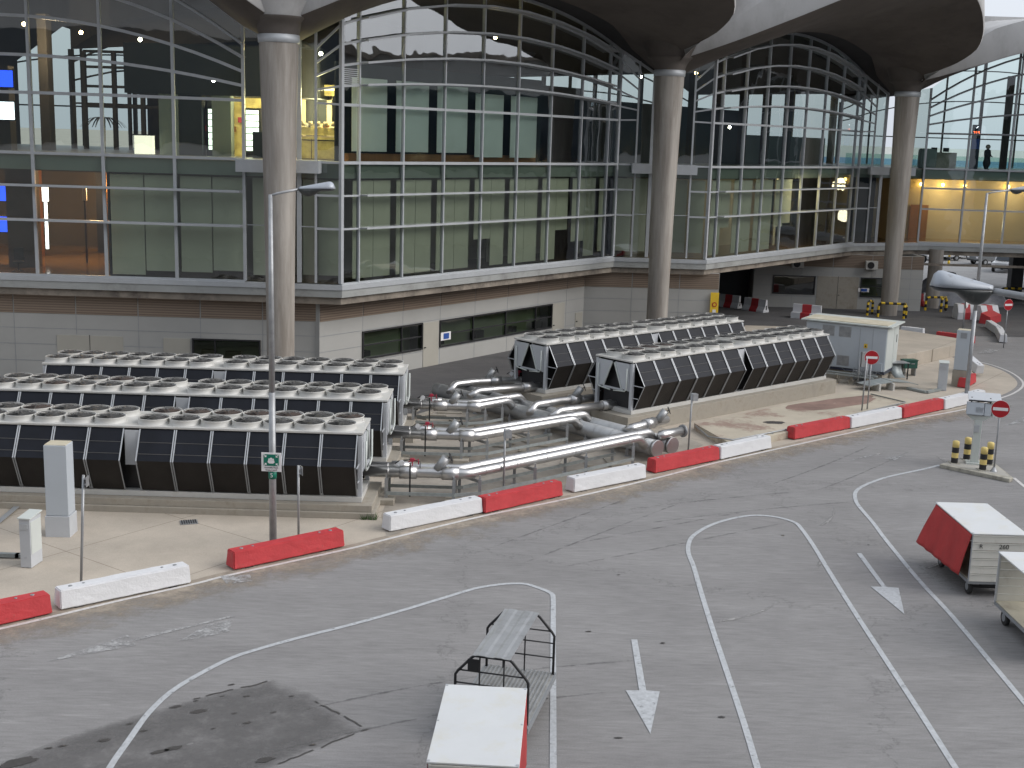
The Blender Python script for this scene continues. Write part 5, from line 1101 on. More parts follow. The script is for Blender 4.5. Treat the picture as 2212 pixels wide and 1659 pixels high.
# raised concrete slabs
fp = [S4(430, 1232, .3), S4(1625, 975, .3), S4(1200, 905, .3), S4(205, 1105, .3)]
b = MB(); b.prism([(p.x, p.y) for p in fp], 0, .30); o = b.build('raised_slab', 'fslab', bevel=.02); tag(o, 'low raised concrete slab with reddish stain in front of the diagonal chiller', 'concrete slab')
blob('stain', S4(1060, 985, .3), 3.0, .75, .306, 'stain', .62); blob('stain', S4(690, 1102, .3), .55, .3, .306, 'oil', .2)
r = empty('slab_conduit', tuple(fp[0]), 0, 'grey conduit running along the edge of the low raised slab', 'conduit'); r.location.z = .3; b = MB(); seq = [S4(215, 1130, .3), S4(290, 1195, .3), S4(440, 1215, .3), S4(900, 1125, .3), S4(1490, 985, .3), S4(1280, 935, .3)]
b.tube([p - fp[0] + V((0, 0, .05)) for p in seq], .03, 8); b.build('tube', 'steel', r)
b = MB()
for a_, c_ in zip(seq[2:4], seq[3:5]):
    for k in range(5): q = a_.lerp(c_, (k + .5) / 5) - fp[0]; b.box((q.x, q.y, .03), (.12, .12, .06))
b.build('clip', 'alu_dark', r)
pl = [V((21.2, 67.3, 0)), V((27.2, 72.6, 0)), V((24.2, 77.0, 0)), V((13.5, 77.3, 0)), V((12, 73.6, 0)), V((16.5, 69.5, 0))]
b = MB(); b.prism([(p.x, p.y) for p in [V((21.3, 66.6, 0)), V((27, 72.4, 0)), V((23.7, 76.2, 0)), V((14.2, 75.9, 0)), V((11.6, 69.0, 0)), V((17.5, 65.2, 0))]], 0, .72); o = b.build('raised_platform', 'pave', bevel=.03); tag(o, 'raised beige concrete platform behind the kiosk', 'platform')
b = MB(); b.box((-2.2, 33.2, .01), (.1, .1, .01))
# ---------------------------------------------------------------- island with card reader
ip = [S8(195, 1215), S8(540, 1100), S8(985, 1190), S8(1265, 1415), S8(1100, 1480)]
isl = [S8(170, 1225), S8(540, 1092), S8(990, 1190), S8(1270, 1405), S8(1060, 1395), S8(600, 1290)]
isl = [V((16.0, 44.75, 0)), V((17.2, 46.1, 0)), V((18.2, 45.2, 0)), V((18.25, 43.0, 0)), V((17.95, 42.95, 0))]
b = MB(); b.prism([(p.x, p.y) for p in [S8(185, 1205), S8(540, 1098), S8(985, 1190), S8(1250, 1400), S8(1200, 1420)]], 0, .146); o = b.build('traffic_island', ['curb'], bevel=.02); tag(o, 'small triangular kerbed island carrying the card reader', 'traffic island')
b = MB(); b.add([(*S8(x, y).xy, .15) for x, y in ((235, 1200), (540, 1108), (980, 1200), (1205, 1392))], [(0, 3, 2, 1)]); q = b.build('island_surface', 'islandtop', o)
def bollard(p, label, hh_=.86):
    r = empty('bollard', (p.x, p.y, .15), 0, label, 'bollard', 'yellow and black bollards on the island'); R0 = .125
    for k in range(4):
        z0_, z1_ = hh_ * (0, .25, .47, .71)[k], hh_ * (.25, .47, .71, 1)[k]; b = MB()
        if k < 3: b.tube([(0, 0, z0_), (0, 0, z1_)], R0, 20, cap=False)
        else: b.tube([(0, 0, z0_), (0, 0, z1_ - .05), (0, 0, z1_ - .015), (0, 0, z1_)], [R0, R0, R0 * .8, R0 * .4], 20)
        b.build('band', 'black' if k % 2 == 0 else 'yellow', r)
    b = MB(); b.box((0, 0, .01), (.36, .36, .02)); b.build('base_plate', 'curb', r)
for (x, y), lb in (((395, 1190), 'leftmost yellow and black bollard on the island'), ((572, 1138), 'yellow and black bollard behind, touching the reader post on its left'), ((805, 1290), 'yellow and black bollard nearest the road in front of the reader post'), ((898, 1212), 'yellow and black bollard between the reader post and the sign pole')): bollard(S8(x, y), lb)
p = S8(680, 1195); r = empty('card_reader', (p.x, p.y, .15), -.28, 'grey card reader housing on white post with small roof', 'card reader')
b = MB(); b.box((0, 0, .03), (.6, .5, .06)); b.build('base', 'white', r); b = MB(); b.box((0, 0, .86), (.27, .22, 1.6)); b.build('post', 'white', r, bevel=.01)
b = MB(); b.box((-.04, -.13, 1.35), (.2, .05, .28)); b.build('hatch', 'alu', r, bevel=.008)
b = MB(); b.add([(-.2, -.1, 1.66), (.2, -.1, 1.66), (.45, -.14, 1.84), (-.42, -.14, 1.84), (-.2, .1, 1.66), (.2, .1, 1.66), (.45, .14, 1.84), (-.42, .14, 1.84)], [(0, 1, 2, 3), (4, 7, 6, 5), (0, 4, 5, 1), (1, 5, 6, 2), (2, 6, 7, 3), (3, 7, 4, 0)]); b.build('cradle', 'white', r)
b = MB(); b.box((-.16, -.1, 2.1), (.60, .24, .46), m=Matrix.Rotation(-.12, 3, 'X')); b.build('reader_box', 'kiosk', r, bevel=.02)
b = MB()
for i in range(6):
    for j in range(5): b.box((-.12 + i * .045, -.232, 1.98 + j * .045), (.018, .012, .028))
b.box((-.16, -.215, 1.88), (.5, .02, .03)); b.build('speaker_slots', 'alu_dark', r)
b = MB(); b.box((.26, -.06, 2.08), (.24, .22, .46), m=Matrix.Rotation(.22, 3, 'Z')); b.build('reader_box', 'kiosk', r, bevel=.02); b = MB(); b.box((.5, .05, 2.05), (.14, .3, .5), m=Matrix.Rotation(.22, 3, 'Z')); b.build('side_flap', 'white', r, bevel=.02)
b = MB(); b.box((.15, .15, 2.52), (1.15, .75, .03), m=Matrix.Rotation(.22, 3, 'X')); b.build('roof', 'lightgrey', r, bevel=.006); b = MB()
for x in (-.3, .35): b.box((x, -.02, 2.4), (.05, .05, .22))
b.box((0, .0, 2.37), (.8, .05, .05)); b.build('roof_bracket', 'black', r)
# ---------------------------------------------------------------- dollies
def wheel(parent, c, rad=.2, wd=.11, ax='y', name='wheel'):
    d = {'y': V((0, 1, 0)), 'x': V((1, 0, 0))}[ax] if isinstance(ax, str) else V(ax); c = V(c)
    b = MB(); b.tube([c - d * wd / 2, c - d * wd * .35, c + d * wd * .35, c + d * wd / 2], [rad * .88, rad, rad, rad * .88], 22); w_ = b.build(name, 'rubber', parent)
    b = MB(); b.tube([c - d * (wd / 2 + .008), c + d * (wd / 2 + .008)], rad * .5, 16); b.build('rim', 'alu_dark', w_); return w_
def closed_dolly(loc, rz, label, curtains=(1, 1), L=2.85, Wd=1.42, number=None, flap=False):
    "local x = length (ends carry corrugated walls), y = width (curtain sides)"
    r = empty('baggage_dolly', loc, rz, label, 'baggage dolly', 'covered white baggage dollies'); H0, H1 = .46, 1.76
    b = MB(); b.box((L / 2, Wd / 2, H0 - .03), (L, Wd, .08)); b.build('chassis', 'alu_dark', r); b = MB(); b.box((L / 2, Wd / 2, H0 + .025), (L - .04, Wd - .04, .02)); b.build('floor', 'ply', r)
    b = MB(); b.box((L / 2, Wd / 2, H1), (L + .04, Wd + .06, .035)); rf = b.build('roof', 'cartroof', r, bevel=.008)
    b = MB()
    for x in (.02, L - .02):
        for y in (.0, Wd): b.box((x, y, H1 + .02), (.05, .05, .012))
    for x in (L / 2,): b.box((x, Wd, H1 + .02), (.03, .03, .01)); b.box((x, 0, H1 + .02), (.03, .03, .01))
    b.build('roof_rivets', 'alu', rf)
    for x, sg_ in ((0, -1), (L, 1)):
        n = 6; b = MB(); hz_ = (H1 - .02 - H0) / n
        for k in range(n):
            z0_ = H0 + k * hz_; b.box((x, Wd / 2, z0_ + hz_ / 2 - .01), (.035, Wd - .02, hz_ - .035)); b.box((x + sg_ * .008, Wd / 2, z0_ + hz_ - .022), (.045, Wd - .02, .025))
        e_ = b.build('end_wall', 'cartside', r)
        if number and sg_ < 0:
            text('number', number, .175, (-.03, Wd * .5 - .12, H1 - .33), (PI / 2, 0, -PI / 2), 'black', e_); text('letter', 'R', .155, (-.03, Wd * .5 + .48, H1 - .33), (PI / 2, 0, -PI / 2), 'black', e_)
    b = MB()
    for x in (.02, L - .02):
        for y in (.02, Wd - .02): b.box((x, y, (H0 + H1) / 2), (.05, .05, H1 - H0))
    b.build('corner_post', 'alu', r)
    for k, y in enumerate((0, Wd)):
        if not curtains[k]: continue
        sg_ = -1 if k == 0 else 1; rows = []
        for i in range(15):
            t = i / 14; z = H1 - .03 - t * (H1 - H0 - (.0 if not (flap and k == flap - 1) else .12)); row = []
            for j in range(25):
                x = .04 + (L - .08) * j / 24; fl = .02 + .018 * math.sin(j * 1.3 + i * .3) * t + (.42 * t * (.45 + .55 * (j / 24)) if flap and k == flap - 1 else .03 * t)
                row.append((x + (.18 * t if flap and k == flap - 1 else 0), y + sg_ * fl, z))
            rows.append(row)
        b = MB(); b.grid(rows); b.build('curtain', 'curtain', r, solid=.008)
    for x in (.35, L - .4):
        for y in (.16, Wd - .16):
            wheel(r, (x, y, .2), .2, .1, 'y'); 
    b = MB()
    for x in (.35, L - .4): b.box((x, Wd / 2, .2), (.06, Wd - .3, .06)); b.box((x, Wd / 2, .32), (.12, .5, .2))
    b.build('axle', 'black', r)
    b = MB(); b.tube([(0, Wd / 2, .36), (-.7, Wd / 2, .24)], .025, 8); b.tube([(-.7, Wd / 2 - .06, .24), (-.8, Wd / 2, .24), (-.7, Wd / 2 + .06, .24)], .018, 6); b.tube([(0, Wd / 2 - .25, .38), (-.45, Wd / 2, .28)], .018, 6); b.build('tow_bar', 'black', r)
    return r
closed_dolly((.27, 18.2, 0), math.radians(87.2), 'white roofed dolly with red curtain nearest the camera, bottom centre')
closed_dolly((13.56, 31.25, 0), math.radians(90.5), 'white dolly marked R 260 with red side curtain hanging loose', number='260', flap=2)
closed_dolly((13.72, 26.95, 0), math.radians(90.5), 'open sided white dolly cut by the right edge in front of the R 260 dolly', curtains=(0, 0))
# open frame dolly
a_, c_ = V((-.22, 22.3, 0)), V((.32, 24.55, 0)); d_ = (c_ - a_).normalized(); rz = math.atan2(d_.y, d_.x)
st = a_ - d_ * .12; r = empty('open_baggage_dolly', (st.x, st.y, 0), rz, 'open baggage dolly with black tube arches and grey sheet roof', 'baggage dolly')
L, Wd = 2.62, 1.44; h = Wd / 2
b = MB(); b.box((L / 2, 0, .50), (L, Wd + .04, .07)); b.build('deck', 'deck', r, bevel=.01)
b = MB()
for k in range(17): b.box((L / 2, -h + .05 + k * (Wd - .1) / 16, .545), (L - .06, .028, .018))
b.build('deck_ribs', 'sheet', r); b = MB(); b.box((L / 2, -h - .03, .47), (L + .06, .05, .12)); b.box((L / 2, h + .03, .47), (L + .06, .05, .12)); b.build('side_rail', 'alu_dark', r)
for x, nv in ((.12, (-.24, .24)), (L - .1, (-.1, .36))):
    b = MB(); b.tube([(x, -h, .5), (x, -h, 1.38), (x, -h + .05, 1.46), (x, -.40, 1.76), (x, -.34, 1.80), (x, .34, 1.80), (x, .40, 1.76), (x, h - .05, 1.46), (x, h, 1.38), (x, h, .5)], .028, 10)
    for z in (.9, 1.22): b.tube([(x, -h, z), (x, h, z)], .016, 8)
    b.tube([(x, -h + .04, 1.48), (x, h - .04, 1.48)], .016, 8)
    for y in nv: b.tube([(x, y, .52), (x, y, 1.5 if x > 1 else 1.78)], .016, 8)
    b.build('arch_frame', 'black', r)
b = MB(); n = 13
b.grid([[(x, -.37 + .74 * k / n, 1.825 + (.012 if (k // 3) % 2 else 0)) for k in range(n + 1)] for x in (.05, L / 2, L - .05)], False); b.build('sheet_roof', 'sheet', r, solid=.012)
b = MB(); b.box((.09, .36, 1.62), (.015, .22, .24)); b.build('number_plate', 'black', r)
for x in (.4, L - .4):
    for y in (-h + .16, h - .16): wheel(r, (x, y, .2), .2, .1)
b = MB()
for x in (.4, L - .4): b.box((x, 0, .2), (.06, Wd - .3, .06)); b.box((x, 0, .34), (.12, .5, .22))
b.tube([(0, 0, .38), (-.6, 0, .25)], .025, 8); b.build('undercarriage', 'black', r)
# ---------------------------------------------------------------- wall units, hazard hoops, things near the far wall
def acunit(x, z, label):
    r = empty('air_conditioner', (x, 90.85, z), 0, label, 'air conditioner', 'air conditioners on the far wall')
    b = MB(); b.box((0, -.22, 0), (.86, .36, .62)); b.build('casing', 'cream', r, bevel=.02); b = MB(); b.tube([(-.08, -.41, 0), (-.08, -.43, 0)], .25, 20); b.build('fan_grille', 'black', r)
    b = MB(); b.box((-.3, -.2, -.35), (.04, .4, .04)); b.box((.3, -.2, -.35), (.04, .4, .04)); b.tube([(.4, -.05, -.3), (.4, -.05, -.7), (.1, -.04, -.9)], .015, 6); b.build('bracket', 'alu_dark', r)
acunit(20.45, 3.25, 'left air conditioner on the far panelled wall'); acunit(25.8, 3.3, 'right air conditioner on the far panelled wall near the column')
def hoop(p, wd, rz, label, ht=1.0):
    r = empty('hazard_hoop', (p.x, p.y, 0), rz, label, 'hoop barrier', 'black and yellow hoop guards'); h_ = wd / 2
    pts = [V((-h_, 0, 0)), V((-h_, 0, ht - .15)), V((-h_ + .15, 0, ht)), V((h_ - .15, 0, ht)), V((h_, 0, ht - .15)), V((h_, 0, 0))]
    path = resample(pts, 15)
    for k in range(14): b = MB(); b.tube([path[k], path[k + 1]], .085, 12, cap=False); b.build('stripe', 'hazyel' if k % 2 == 0 else 'black', r)
hoop(S3k(768, 215), .85, .9, 'black and yellow hoop left of the third column'); hoop(S3k(975, 240), 1.9, -.12, 'wide black and yellow hoop in front of the third column'); hoop(S3k(1090, 245), .95, 1.2, 'black and yellow hoop right of the third column')
hoop(S3k(1385, 175), 1.6, .1, 'black and yellow hoop around the underpass pillar'); hoop(S3k(1455, 180), 1.3, 1.0, 'black and yellow hoop at the right of the underpass pillar')
hoop(G(2188, 650), 2.2, .1, 'dark hoop guarding the dark pylon at the right edge')
# yellow sign stripe on the wall by the middle column
r = empty('yellow_wall_sign', (11.95, 74.2, 0), math.atan2(.5, 8.08), 'narrow yellow vertical sign on the wall edge by the dark opening', 'sign')
b = MB(); b.box((0, 0, 2.15), (.5, .03, 1.45)); pn = b.build('panel', 'hazyel', r); b = MB(); b.tube([(0, -.02, 2.15), (0, -.03, 2.15)], .15, 18); b.build('round_mark', 'signred', pn); b = MB(); b.tube([(0, -.03, 2.15), (0, -.035, 2.15)], .09, 18); b.build('round_mark', 'hazyel', pn); b = MB(); b.box((0, -.02, 1.72), (.2, .02, .26)); b.build('white_mark', 'signwhite', pn)
# tarpaulin heap behind right lamp
rows = []; c0 = G(2066, 655)
for i in range(13):
    row = []
    for j in range(25):
        u_, v_ = i / 12, j / 24; x = (v_ - .5) * 7.5; y = (u_ - .5) * 4; hgt = 2.7 * max(0, (1 - abs(2 * u_ - 1) ** 2.2)) * max(0, 1 - abs(2 * v_ - 1) ** 3) * (.75 + .5 * noise.noise(V((x * .8, y, 1)))) + .01; row.append(c0 + V((x, y, hgt)))
    rows.append(row)
b = MB(); b.grid(rows); tag(b.build('tarpaulin_heap', 'tarp'), 'grey wrapped heap under tarpaulin behind the big lamp head', 'tarpaulin')
# pylon
r = empty('dark_pylon', (*G(2188, 648)[:2], 0), 0, 'thick dark square pylon at the right edge under the building', 'pillar'); b = MB(); b.box((0, 0, 1.95), (.95, .9, 3.9)); b.build('shaft', 'black', r, bevel=.03); b = MB(); b.box((0, 0, .2), (1.1, 1.05, .4)); b.build('base', 'black', r)
# vehicles far behind, through the underpass
def van(p, rz, label, mat, Lv=4.6, Wv=1.85, Hv=1.9, pick=False):
    r = empty('parked_van' if not pick else 'parked_pickup', p, rz, label, 'van' if not pick else 'pickup', None); prof = [(0, .45), (0, .95), (.9, 1.1), (1.5, Hv), (Lv - .1, Hv), (Lv, 1.0), (Lv, .45)] if not pick else [(0, .5), (0, 1.0), (1.1, 1.1), (1.6, 1.7), (2.9, 1.7), (3.1, 1.05), (Lv, 1.05), (Lv, .5)]
    b = MB(); n = len(prof); w_ = Wv / 2; b.add([(x, -w_, z) for x, z in prof] + [(x, w_, z) for x, z in prof], [tuple(range(n)), tuple(range(n, 2 * n))[::-1]] + [(i, n + i, n + (i + 1) % n, (i + 1) % n) for i in range(n)]); b.build('body', mat, r, bevel=.06)
    b = MB()
    hi = prof[3][1]
    for s in (-1, 1): b.add([(1.25, s * (w_ + .005), 1.15), (1.62, s * (w_ + .005), hi - .12), (2.8, s * (w_ + .005), hi - .12), (2.8, s * (w_ + .005), 1.15)], [(0, 1, 2, 3)])
    b.add([(.95, -w_ + .15, 1.18), (1.42, -w_ + .2, hi - .12), (1.42, w_ - .2, hi - .12), (.95, w_ - .15, 1.18)], [(0, 1, 2, 3)]); b.build('window', 'carglass', r)
    for x in (.85, Lv - .9):
        for y in (-w_ + .05, w_ - .05): wheel(r, (x, y, .34), .34, .22)
    b = MB(); b.box((-.02, -w_ + .25, .8), (.04, .3, .16)); b.box((-.02, w_ - .25, .8), (.04, .3, .16)); b.build('headlight', 'scrwhite' if False else 'signwhite', r)
    b = MB(); b.box((-.03, 0, .5), (.06, Wv - .2, .14)); b.build('bumper', 'black', r); return r
p = G(2160, 590); van((p.x, p.y, 0), math.radians(55), 'white pickup parked beyond the underpass', 'carwhite', 5.0, pick=True); p = G(2100, 572); van((p.x, p.y, 0), math.radians(20), 'dark grey van parked beyond the underpass', 'cargrey', 4.4)
for i, (x, y, c_) in enumerate(((2040, 562, 'cargrey'), (2010, 566, 'carwhite'))): p = G(x, y + 2); van((p.x, p.y + 3, 0), .3, ('dark van behind the underpass pillar', 'white van behind the underpass pillar')[i], c_)
b = MB()
for k in range(7): b.box((-9 + k * 3.1, 0, .9), (3.0, 1.2, 1.8))
o = b.build('site_container', 'lightgrey'); o.location = (52, 141, 0); tag(o, 'row of white panels beyond the underpass', 'wall')
for i, (x, y) in enumerate(((2022, 573), (2049, 571))):
    p = G(x, y); r = empty('striped_post', (p.x, p.y, 0), 0, ('left', 'right')[i] + ' black and yellow post beyond the underpass', 'post', 'striped posts'); 
    for k in range(6): b = MB(); b.tube([(0, 0, k * .4), (0, 0, (k + 1) * .4)], .12, 10); b.build('band', 'black' if k % 2 else 'hazyel', r)
# distant hangars
r = empty('distant_hangar', (0, 0, 0), 0, 'long pale hangar with blue band on the horizon behind the glass', 'building')
r.location = (250, 900, 0); b = MB(); b.box((0, 0, 7), (900, 40, 14)); b.build('wall', 'pale', r); b = MB(); b.box((-40, -20.2, 3.5), (700, .4, 5)); b.build('blue_band', 'hangar', r)
# ---------------------------------------------------------------- things inside the building
def tv(name, loc, rz, wd, ht, mat, label, z):
    r = empty(name, loc, rz, label, 'screen'); b = MB(); b.box((0, .04, z), (wd + .1, .08, ht + .1)); b.build('case', 'black', r); b = MB(); b.box((0, -.005, z), (wd, .012, ht)); b.build('screen', mat, r); return r
tv('flight_screen', (-24.05, 59.2, 0), 0, 1.1, .75, 'scrblue', 'blue flight board screen on the upper left floor', 13.55); tv('advert_screen', (-24.1, 59.2, 0), 0, 1.2, .8, 'scrwhite', 'white advert screen below the flight board', 12.1)
b1_ = tv('blue_sign', (-25.0, 61, 0), 0, 1.4, .75, 'scrblue', 'upper blue lit sign on the lower left floor', 8.2); b1_ = tv('blue_sign', (-25.0, 61, 0), 0, 1.4, .75, 'scrblue', 'lower blue lit sign on the lower left floor', 6.7)
r = empty('lit_totem', (-23.35, 62.2, 4.8), 0, 'white glowing totem in the brown lobby', 'totem'); b = MB(); b.box((0, 0, 3.35), (.30, .12, .72)); b.build('panel', 'scrwhite', r, bevel=.03); b = MB(); b.box((0, 0, 1.8), (.12, .1, 2.3)); b.build('stem', 'scrwhite', r)
r = empty('dark_totem', (-21.4, 62.2, 4.8), 0, 'dark totem with white face in the brown lobby', 'totem'); b = MB(); b.box((0, 0, 3.4), (.2, .1, .62)); b.build('panel', 'lightgrey', r); b = MB(); b.box((0, 0, 1.55), (.08, .08, 3.1)); b.build('stem', 'darkblue', r)
r = empty('office_chair', (-22.85, 57.2, 4.8), .4, 'black office chair in the lobby at the far left', 'chair')
b = MB(); b.box((0, 0, .5), (.48, .46, .07)); b.build('seat', 'cloth', r, bevel=.02); b = MB(); b.box((.05, .24, .85), (.44, .06, .55)); b.build('backrest', 'cloth', r, bevel=.03)
b = MB(); b.tube([(0, 0, .12), (0, 0, .48)], .03, 8)
for k in range(5): t = 2 * PI * k / 5; b.tube([(0, 0, .14), (.3 * math.cos(t), .3 * math.sin(t), .06)], .02, 6)
b.build('base', 'black', r); b = MB()
for s in (-1, 1): b.tube([(s * .27, .2, .55), (s * .28, .1, .72), (s * .28, -.15, .72)], .02, 6)
b.build('armrest', 'black', r)
# shop around the first column
SH = empty('cafe_shop', (-11, 61, 10.28), 0, 'brightly lit yellow cafe counter behind the first column', 'shop')
def sp(b, nm, mt, par=None): o = b.build(nm, mt, par or SH); return o
b = MB(); b.box((0, 2.2, 1.9), (9, .1, 3.8)); sp(b, 'back_wall', 'dark'); b = MB(); b.box((-1.2, .5, 3.25), (7.4, .5, .5)); sp(b, 'light_canopy', 'shopyel'); b = MB(); b.box((-1.2, .22, 3.3), (7.2, .04, .14)); sp(b, 'light_strip', 'shoplight')
b = MB(); b.box((-2.9, 2.1, 1.5), (2.4, .1, 3.0)); sp(b, 'bright_wall', 'shopyel'); b = MB(); b.box((.3, 1.9, 1.9), (.25, .1, 2.4)); b.box((1.6, 1.9, 1.9), (.25, .1, 2.4)); b.box((.95, 1.9, 3.0), (1.6, .1, .3)); sp(b, 'door_frame', 'beige')
for x in (-3.55, -1.75): b = MB(); b.box((x, 0, 1.15), (.8, .6, 2.3)); f_ = sp(b, 'drinks_fridge', 'black'); b = MB(); b.box((x, -.31, 1.25), (.6, .02, 1.9)); g_ = b.build('fridge_window', 'fridge', f_); b = MB(); [b.box((x, -.325, .5 + k * .3), (.6, .02, .04)) for k in range(6)]; b.build('shelf', 'black', g_)
b = MB(); b.box((2.0, -1.9, .55), (2.6, .8, 1.1)); sp(b, 'counter', 'beige'); b = MB(); b.box((2.0, -2.32, .55), (2.5, .03, .95)); sp(b, 'counter_front', 'shopyel'); b = MB(); b.box((2.0, -1.9, 1.3), (2.6, .7, .35)); sp(b, 'display_case', 'glovered' if False else 'shopyel')
for k in range(16):
    b = MB(); b.box((.75 + (k % 8) * .33, -1.95 - .1 * (k // 8), 1.55 + .0 * k), (rnd.uniform(.12, .24), .16, rnd.uniform(.1, .28))); sp(b, 'pastry_tray', rnd.choice(('ply', 'wood', 'signwhite', 'bwhite', 'beige')))
for k in range(9): b = MB(); b.box((-4.4 + k * .42, 1.75, 1.3 + (k % 3) * .45), (.3, .2, .26)); sp(b, 'shelf_goods', ('glovered', 'signwhite', 'beige', 'wood')[k % 4])
b = MB(); b.box((2.9, 2.1, 1.6), (.7, .06, .9)); sp(b, 'wall_picture', 'wood'); b = MB(); b.box((2.0, -2.34, .9), (2.5, .02, .05)); sp(b, 'counter_trim', 'black'); b = MB(); b.box((1.4, -2.34, .5), (.03, .02, .9)); sp(b, 'counter_trim', 'black'); b = MB(); b.box((2.5, -2.34, .5), (.03, .02, .9)); sp(b, 'counter_trim', 'black')
b = MB(); b.box((-.5, -1.6, .6), (1.8, .7, 1.2)); sp(b, 'dark_counter', 'dark')
b = MB(); [b.tube([(1.0 + k * .35, -2.3, 1.55), (1.0 + k * .35, -2.3, 1.75)], .1, 8) for k in range(6)]; sp(b, 'pastry_jars', 'beige')
plight('cafe_light', (-11.5, 60.5, 12.9), 420, (1, .80, .42)); plight('cafe_light', (-14, 60.8, 12.6), 300, (1, .87, .6)); plight('cafe_light', (-9.0, 58.6, 13.0), 420, (1, .82, .42)); plight('cafe_light', (-9.8, 61.8, 12.6), 260, (1, .82, .45))
r = empty('glowing_counter', (-17.6, 59.6, 10.28), 0, 'small white glowing counter on the upper left floor', 'counter'); b = MB(); b.box((0, 0, .45), (.85, .4, .85)); b.build('body', 'bulbpanel', r); b = MB(); b.box((0, 0, .9), (.95, .5, .05)); b.build('top', 'black', r)
r = empty('indoor_palm', (-20.3, 62, 10.28), 0, 'dark palm plant on the upper left floor', 'plant'); b = MB(); b.tube([(0, 0, 0), (.05, 0, 1.6)], .07, 8); b.build('trunk', 'wood', r); b = MB()
for k in range(16):
    t = 2 * PI * k / 16; prev = V((0, 0, 1.6))
    pts = [V((math.cos(t) * x_, math.sin(t) * x_, 1.6 + .5 * x_ - .75 * x_ * x_)) for x_ in (0, .3, .6, .9, 1.15)]; sd_ = V((-math.sin(t), math.cos(t), 0)) * .09
    b.grid([[p - sd_ * (1 - i / 5), p + sd_ * (1 - i / 5)] for i, p in enumerate(pts)], False)
b.build('frond', 'cloth', r)
# gate desk, pylon sign
r = empty('gate_pylon', (34.15, 95.4, 10.28), -.1, 'dark pylon with red gate number behind the right glass', 'sign'); b = MB(); b.box((0, 0, 1.65), (.62, .22, 3.3)); q = b.build('body', 'darkblue', r, bevel=.02); b = MB(); b.box((0, -.12, 1.9), (.55, .02, .75)); b.build('blue_panel', 'blue', q); text('gate_number', '215', .32, (0, -.125, 2.7), (PI / 2, 0, 0), 'digits', q)
b = MB(); b.bar((-.05, -.125, 3.05), (.08, -.125, 3.18), .04, .02); b.build('arrow_mark', 'scrwhite', q)
r = empty('gate_desk', (32.0, 96.6, 10.28), 0, 'wooden boarding desk with two small monitors behind the right glass', 'desk'); b = MB(); b.box((0, 0, .6), (2.3, .7, 1.2)); b.build('body', 'ply', r, bevel=.01); b = MB(); b.box((-.45, .1, 1.4), (.45, .05, .3)); b.box((.45, .1, 1.4), (.45, .05, .3)); b.build('monitor', 'black', r); b = MB(); b.box((.95, -.3, 1.0), (.1, .05, .35)); b.build('lit_panel', 'shoplight', r)
b = MB(); b.box((30.4, 94.6, 11.0), (1.3, .6, 1.45)); tag(b.build('waste_bin_bank', 'blind_g', bevel=.15), 'rounded green grey booth behind the right glass next to the column', 'booth')
for i in range(5):
    r = empty('waiting_seat', (39.2 + i * .6, 97, 10.28), 0, 'grey waiting seats in a row behind the right glass', 'seat', 'row of waiting seats') if i == 0 else None
    if i == 0: b = MB(); b.box((0, 0, .45), (.5, .5, .06)); b.build('seat', 'cargrey', r); b = MB(); b.box((0, .24, .75), (.48, .05, .5)); b.build('backrest', 'cargrey', r); b = MB(); b.box((0, 0, .2), (.06, .4, .4)); b.build('leg', 'black', r); proto = r
    else: c_ = copy_tree(proto); c_.location.x += i * .6
# people
def person(loc, rz, joints, label, body, headc, hair, hijab=False):
    r = empty('person', loc, rz, label, 'person')
    vs = [j[0] for j in joints[0]]; es = joints[1]; me = bpy.data.meshes.new('body'); me.from_pydata(vs, es, []); o = bpy.data.objects.new('body', me); COL.objects.link(o); o.parent = r
    o.modifiers.new('skin', 'SKIN'); me.materials.append(MAT[body])
    for i, j in enumerate(joints[0]): me.skin_vertices[0].data[i].radius = j[1]
    me.skin_vertices[0].data[0].use_root = True
    o.modifiers.new('sub', 'SUBSURF').levels = 2; o.modifiers['sub'].render_levels = 2
    hz_ = joints[2]
    def ell(nm, mt, c, rr, par): 
        b = MB(); n = 12; b.grid([[(c[0] + rr[0] * math.sin(PI * i / 10) * math.cos(2 * PI * k / n), c[1] + rr[1] * math.sin(PI * i / 10) * math.sin(2 * PI * k / n), c[2] + rr[2] * math.cos(PI * i / 10)) for k in range(n)] for i in range(11)], True, True); return b.build(nm, mt, par)
    h_ = ell('head', headc, (0, -.02, hz_), (.085, .1, .125), r)
    b = MB(); b.tube([(0, -.115, hz_ + .01), (0, -.14, hz_ - .025)], .014, 6); b.build('nose', headc, h_); b = MB(); b.box((0, -.112, hz_ - .06), (.045, .012, .01)); b.build('mouth', 'glovered', h_)
    for s in (-1, 1): b = MB(); b.box((s * .035, -.11, hz_ + .015), (.022, .012, .012)); b.build('eye', 'black', h_)
    if hijab: ell('head_scarf', hair, (0, .012, hz_ + .01), (.14, .14, .17), r)
    else: ell('cap', hair, (0, .02, hz_ + .05), (.10, .115, .10), r)
    return r
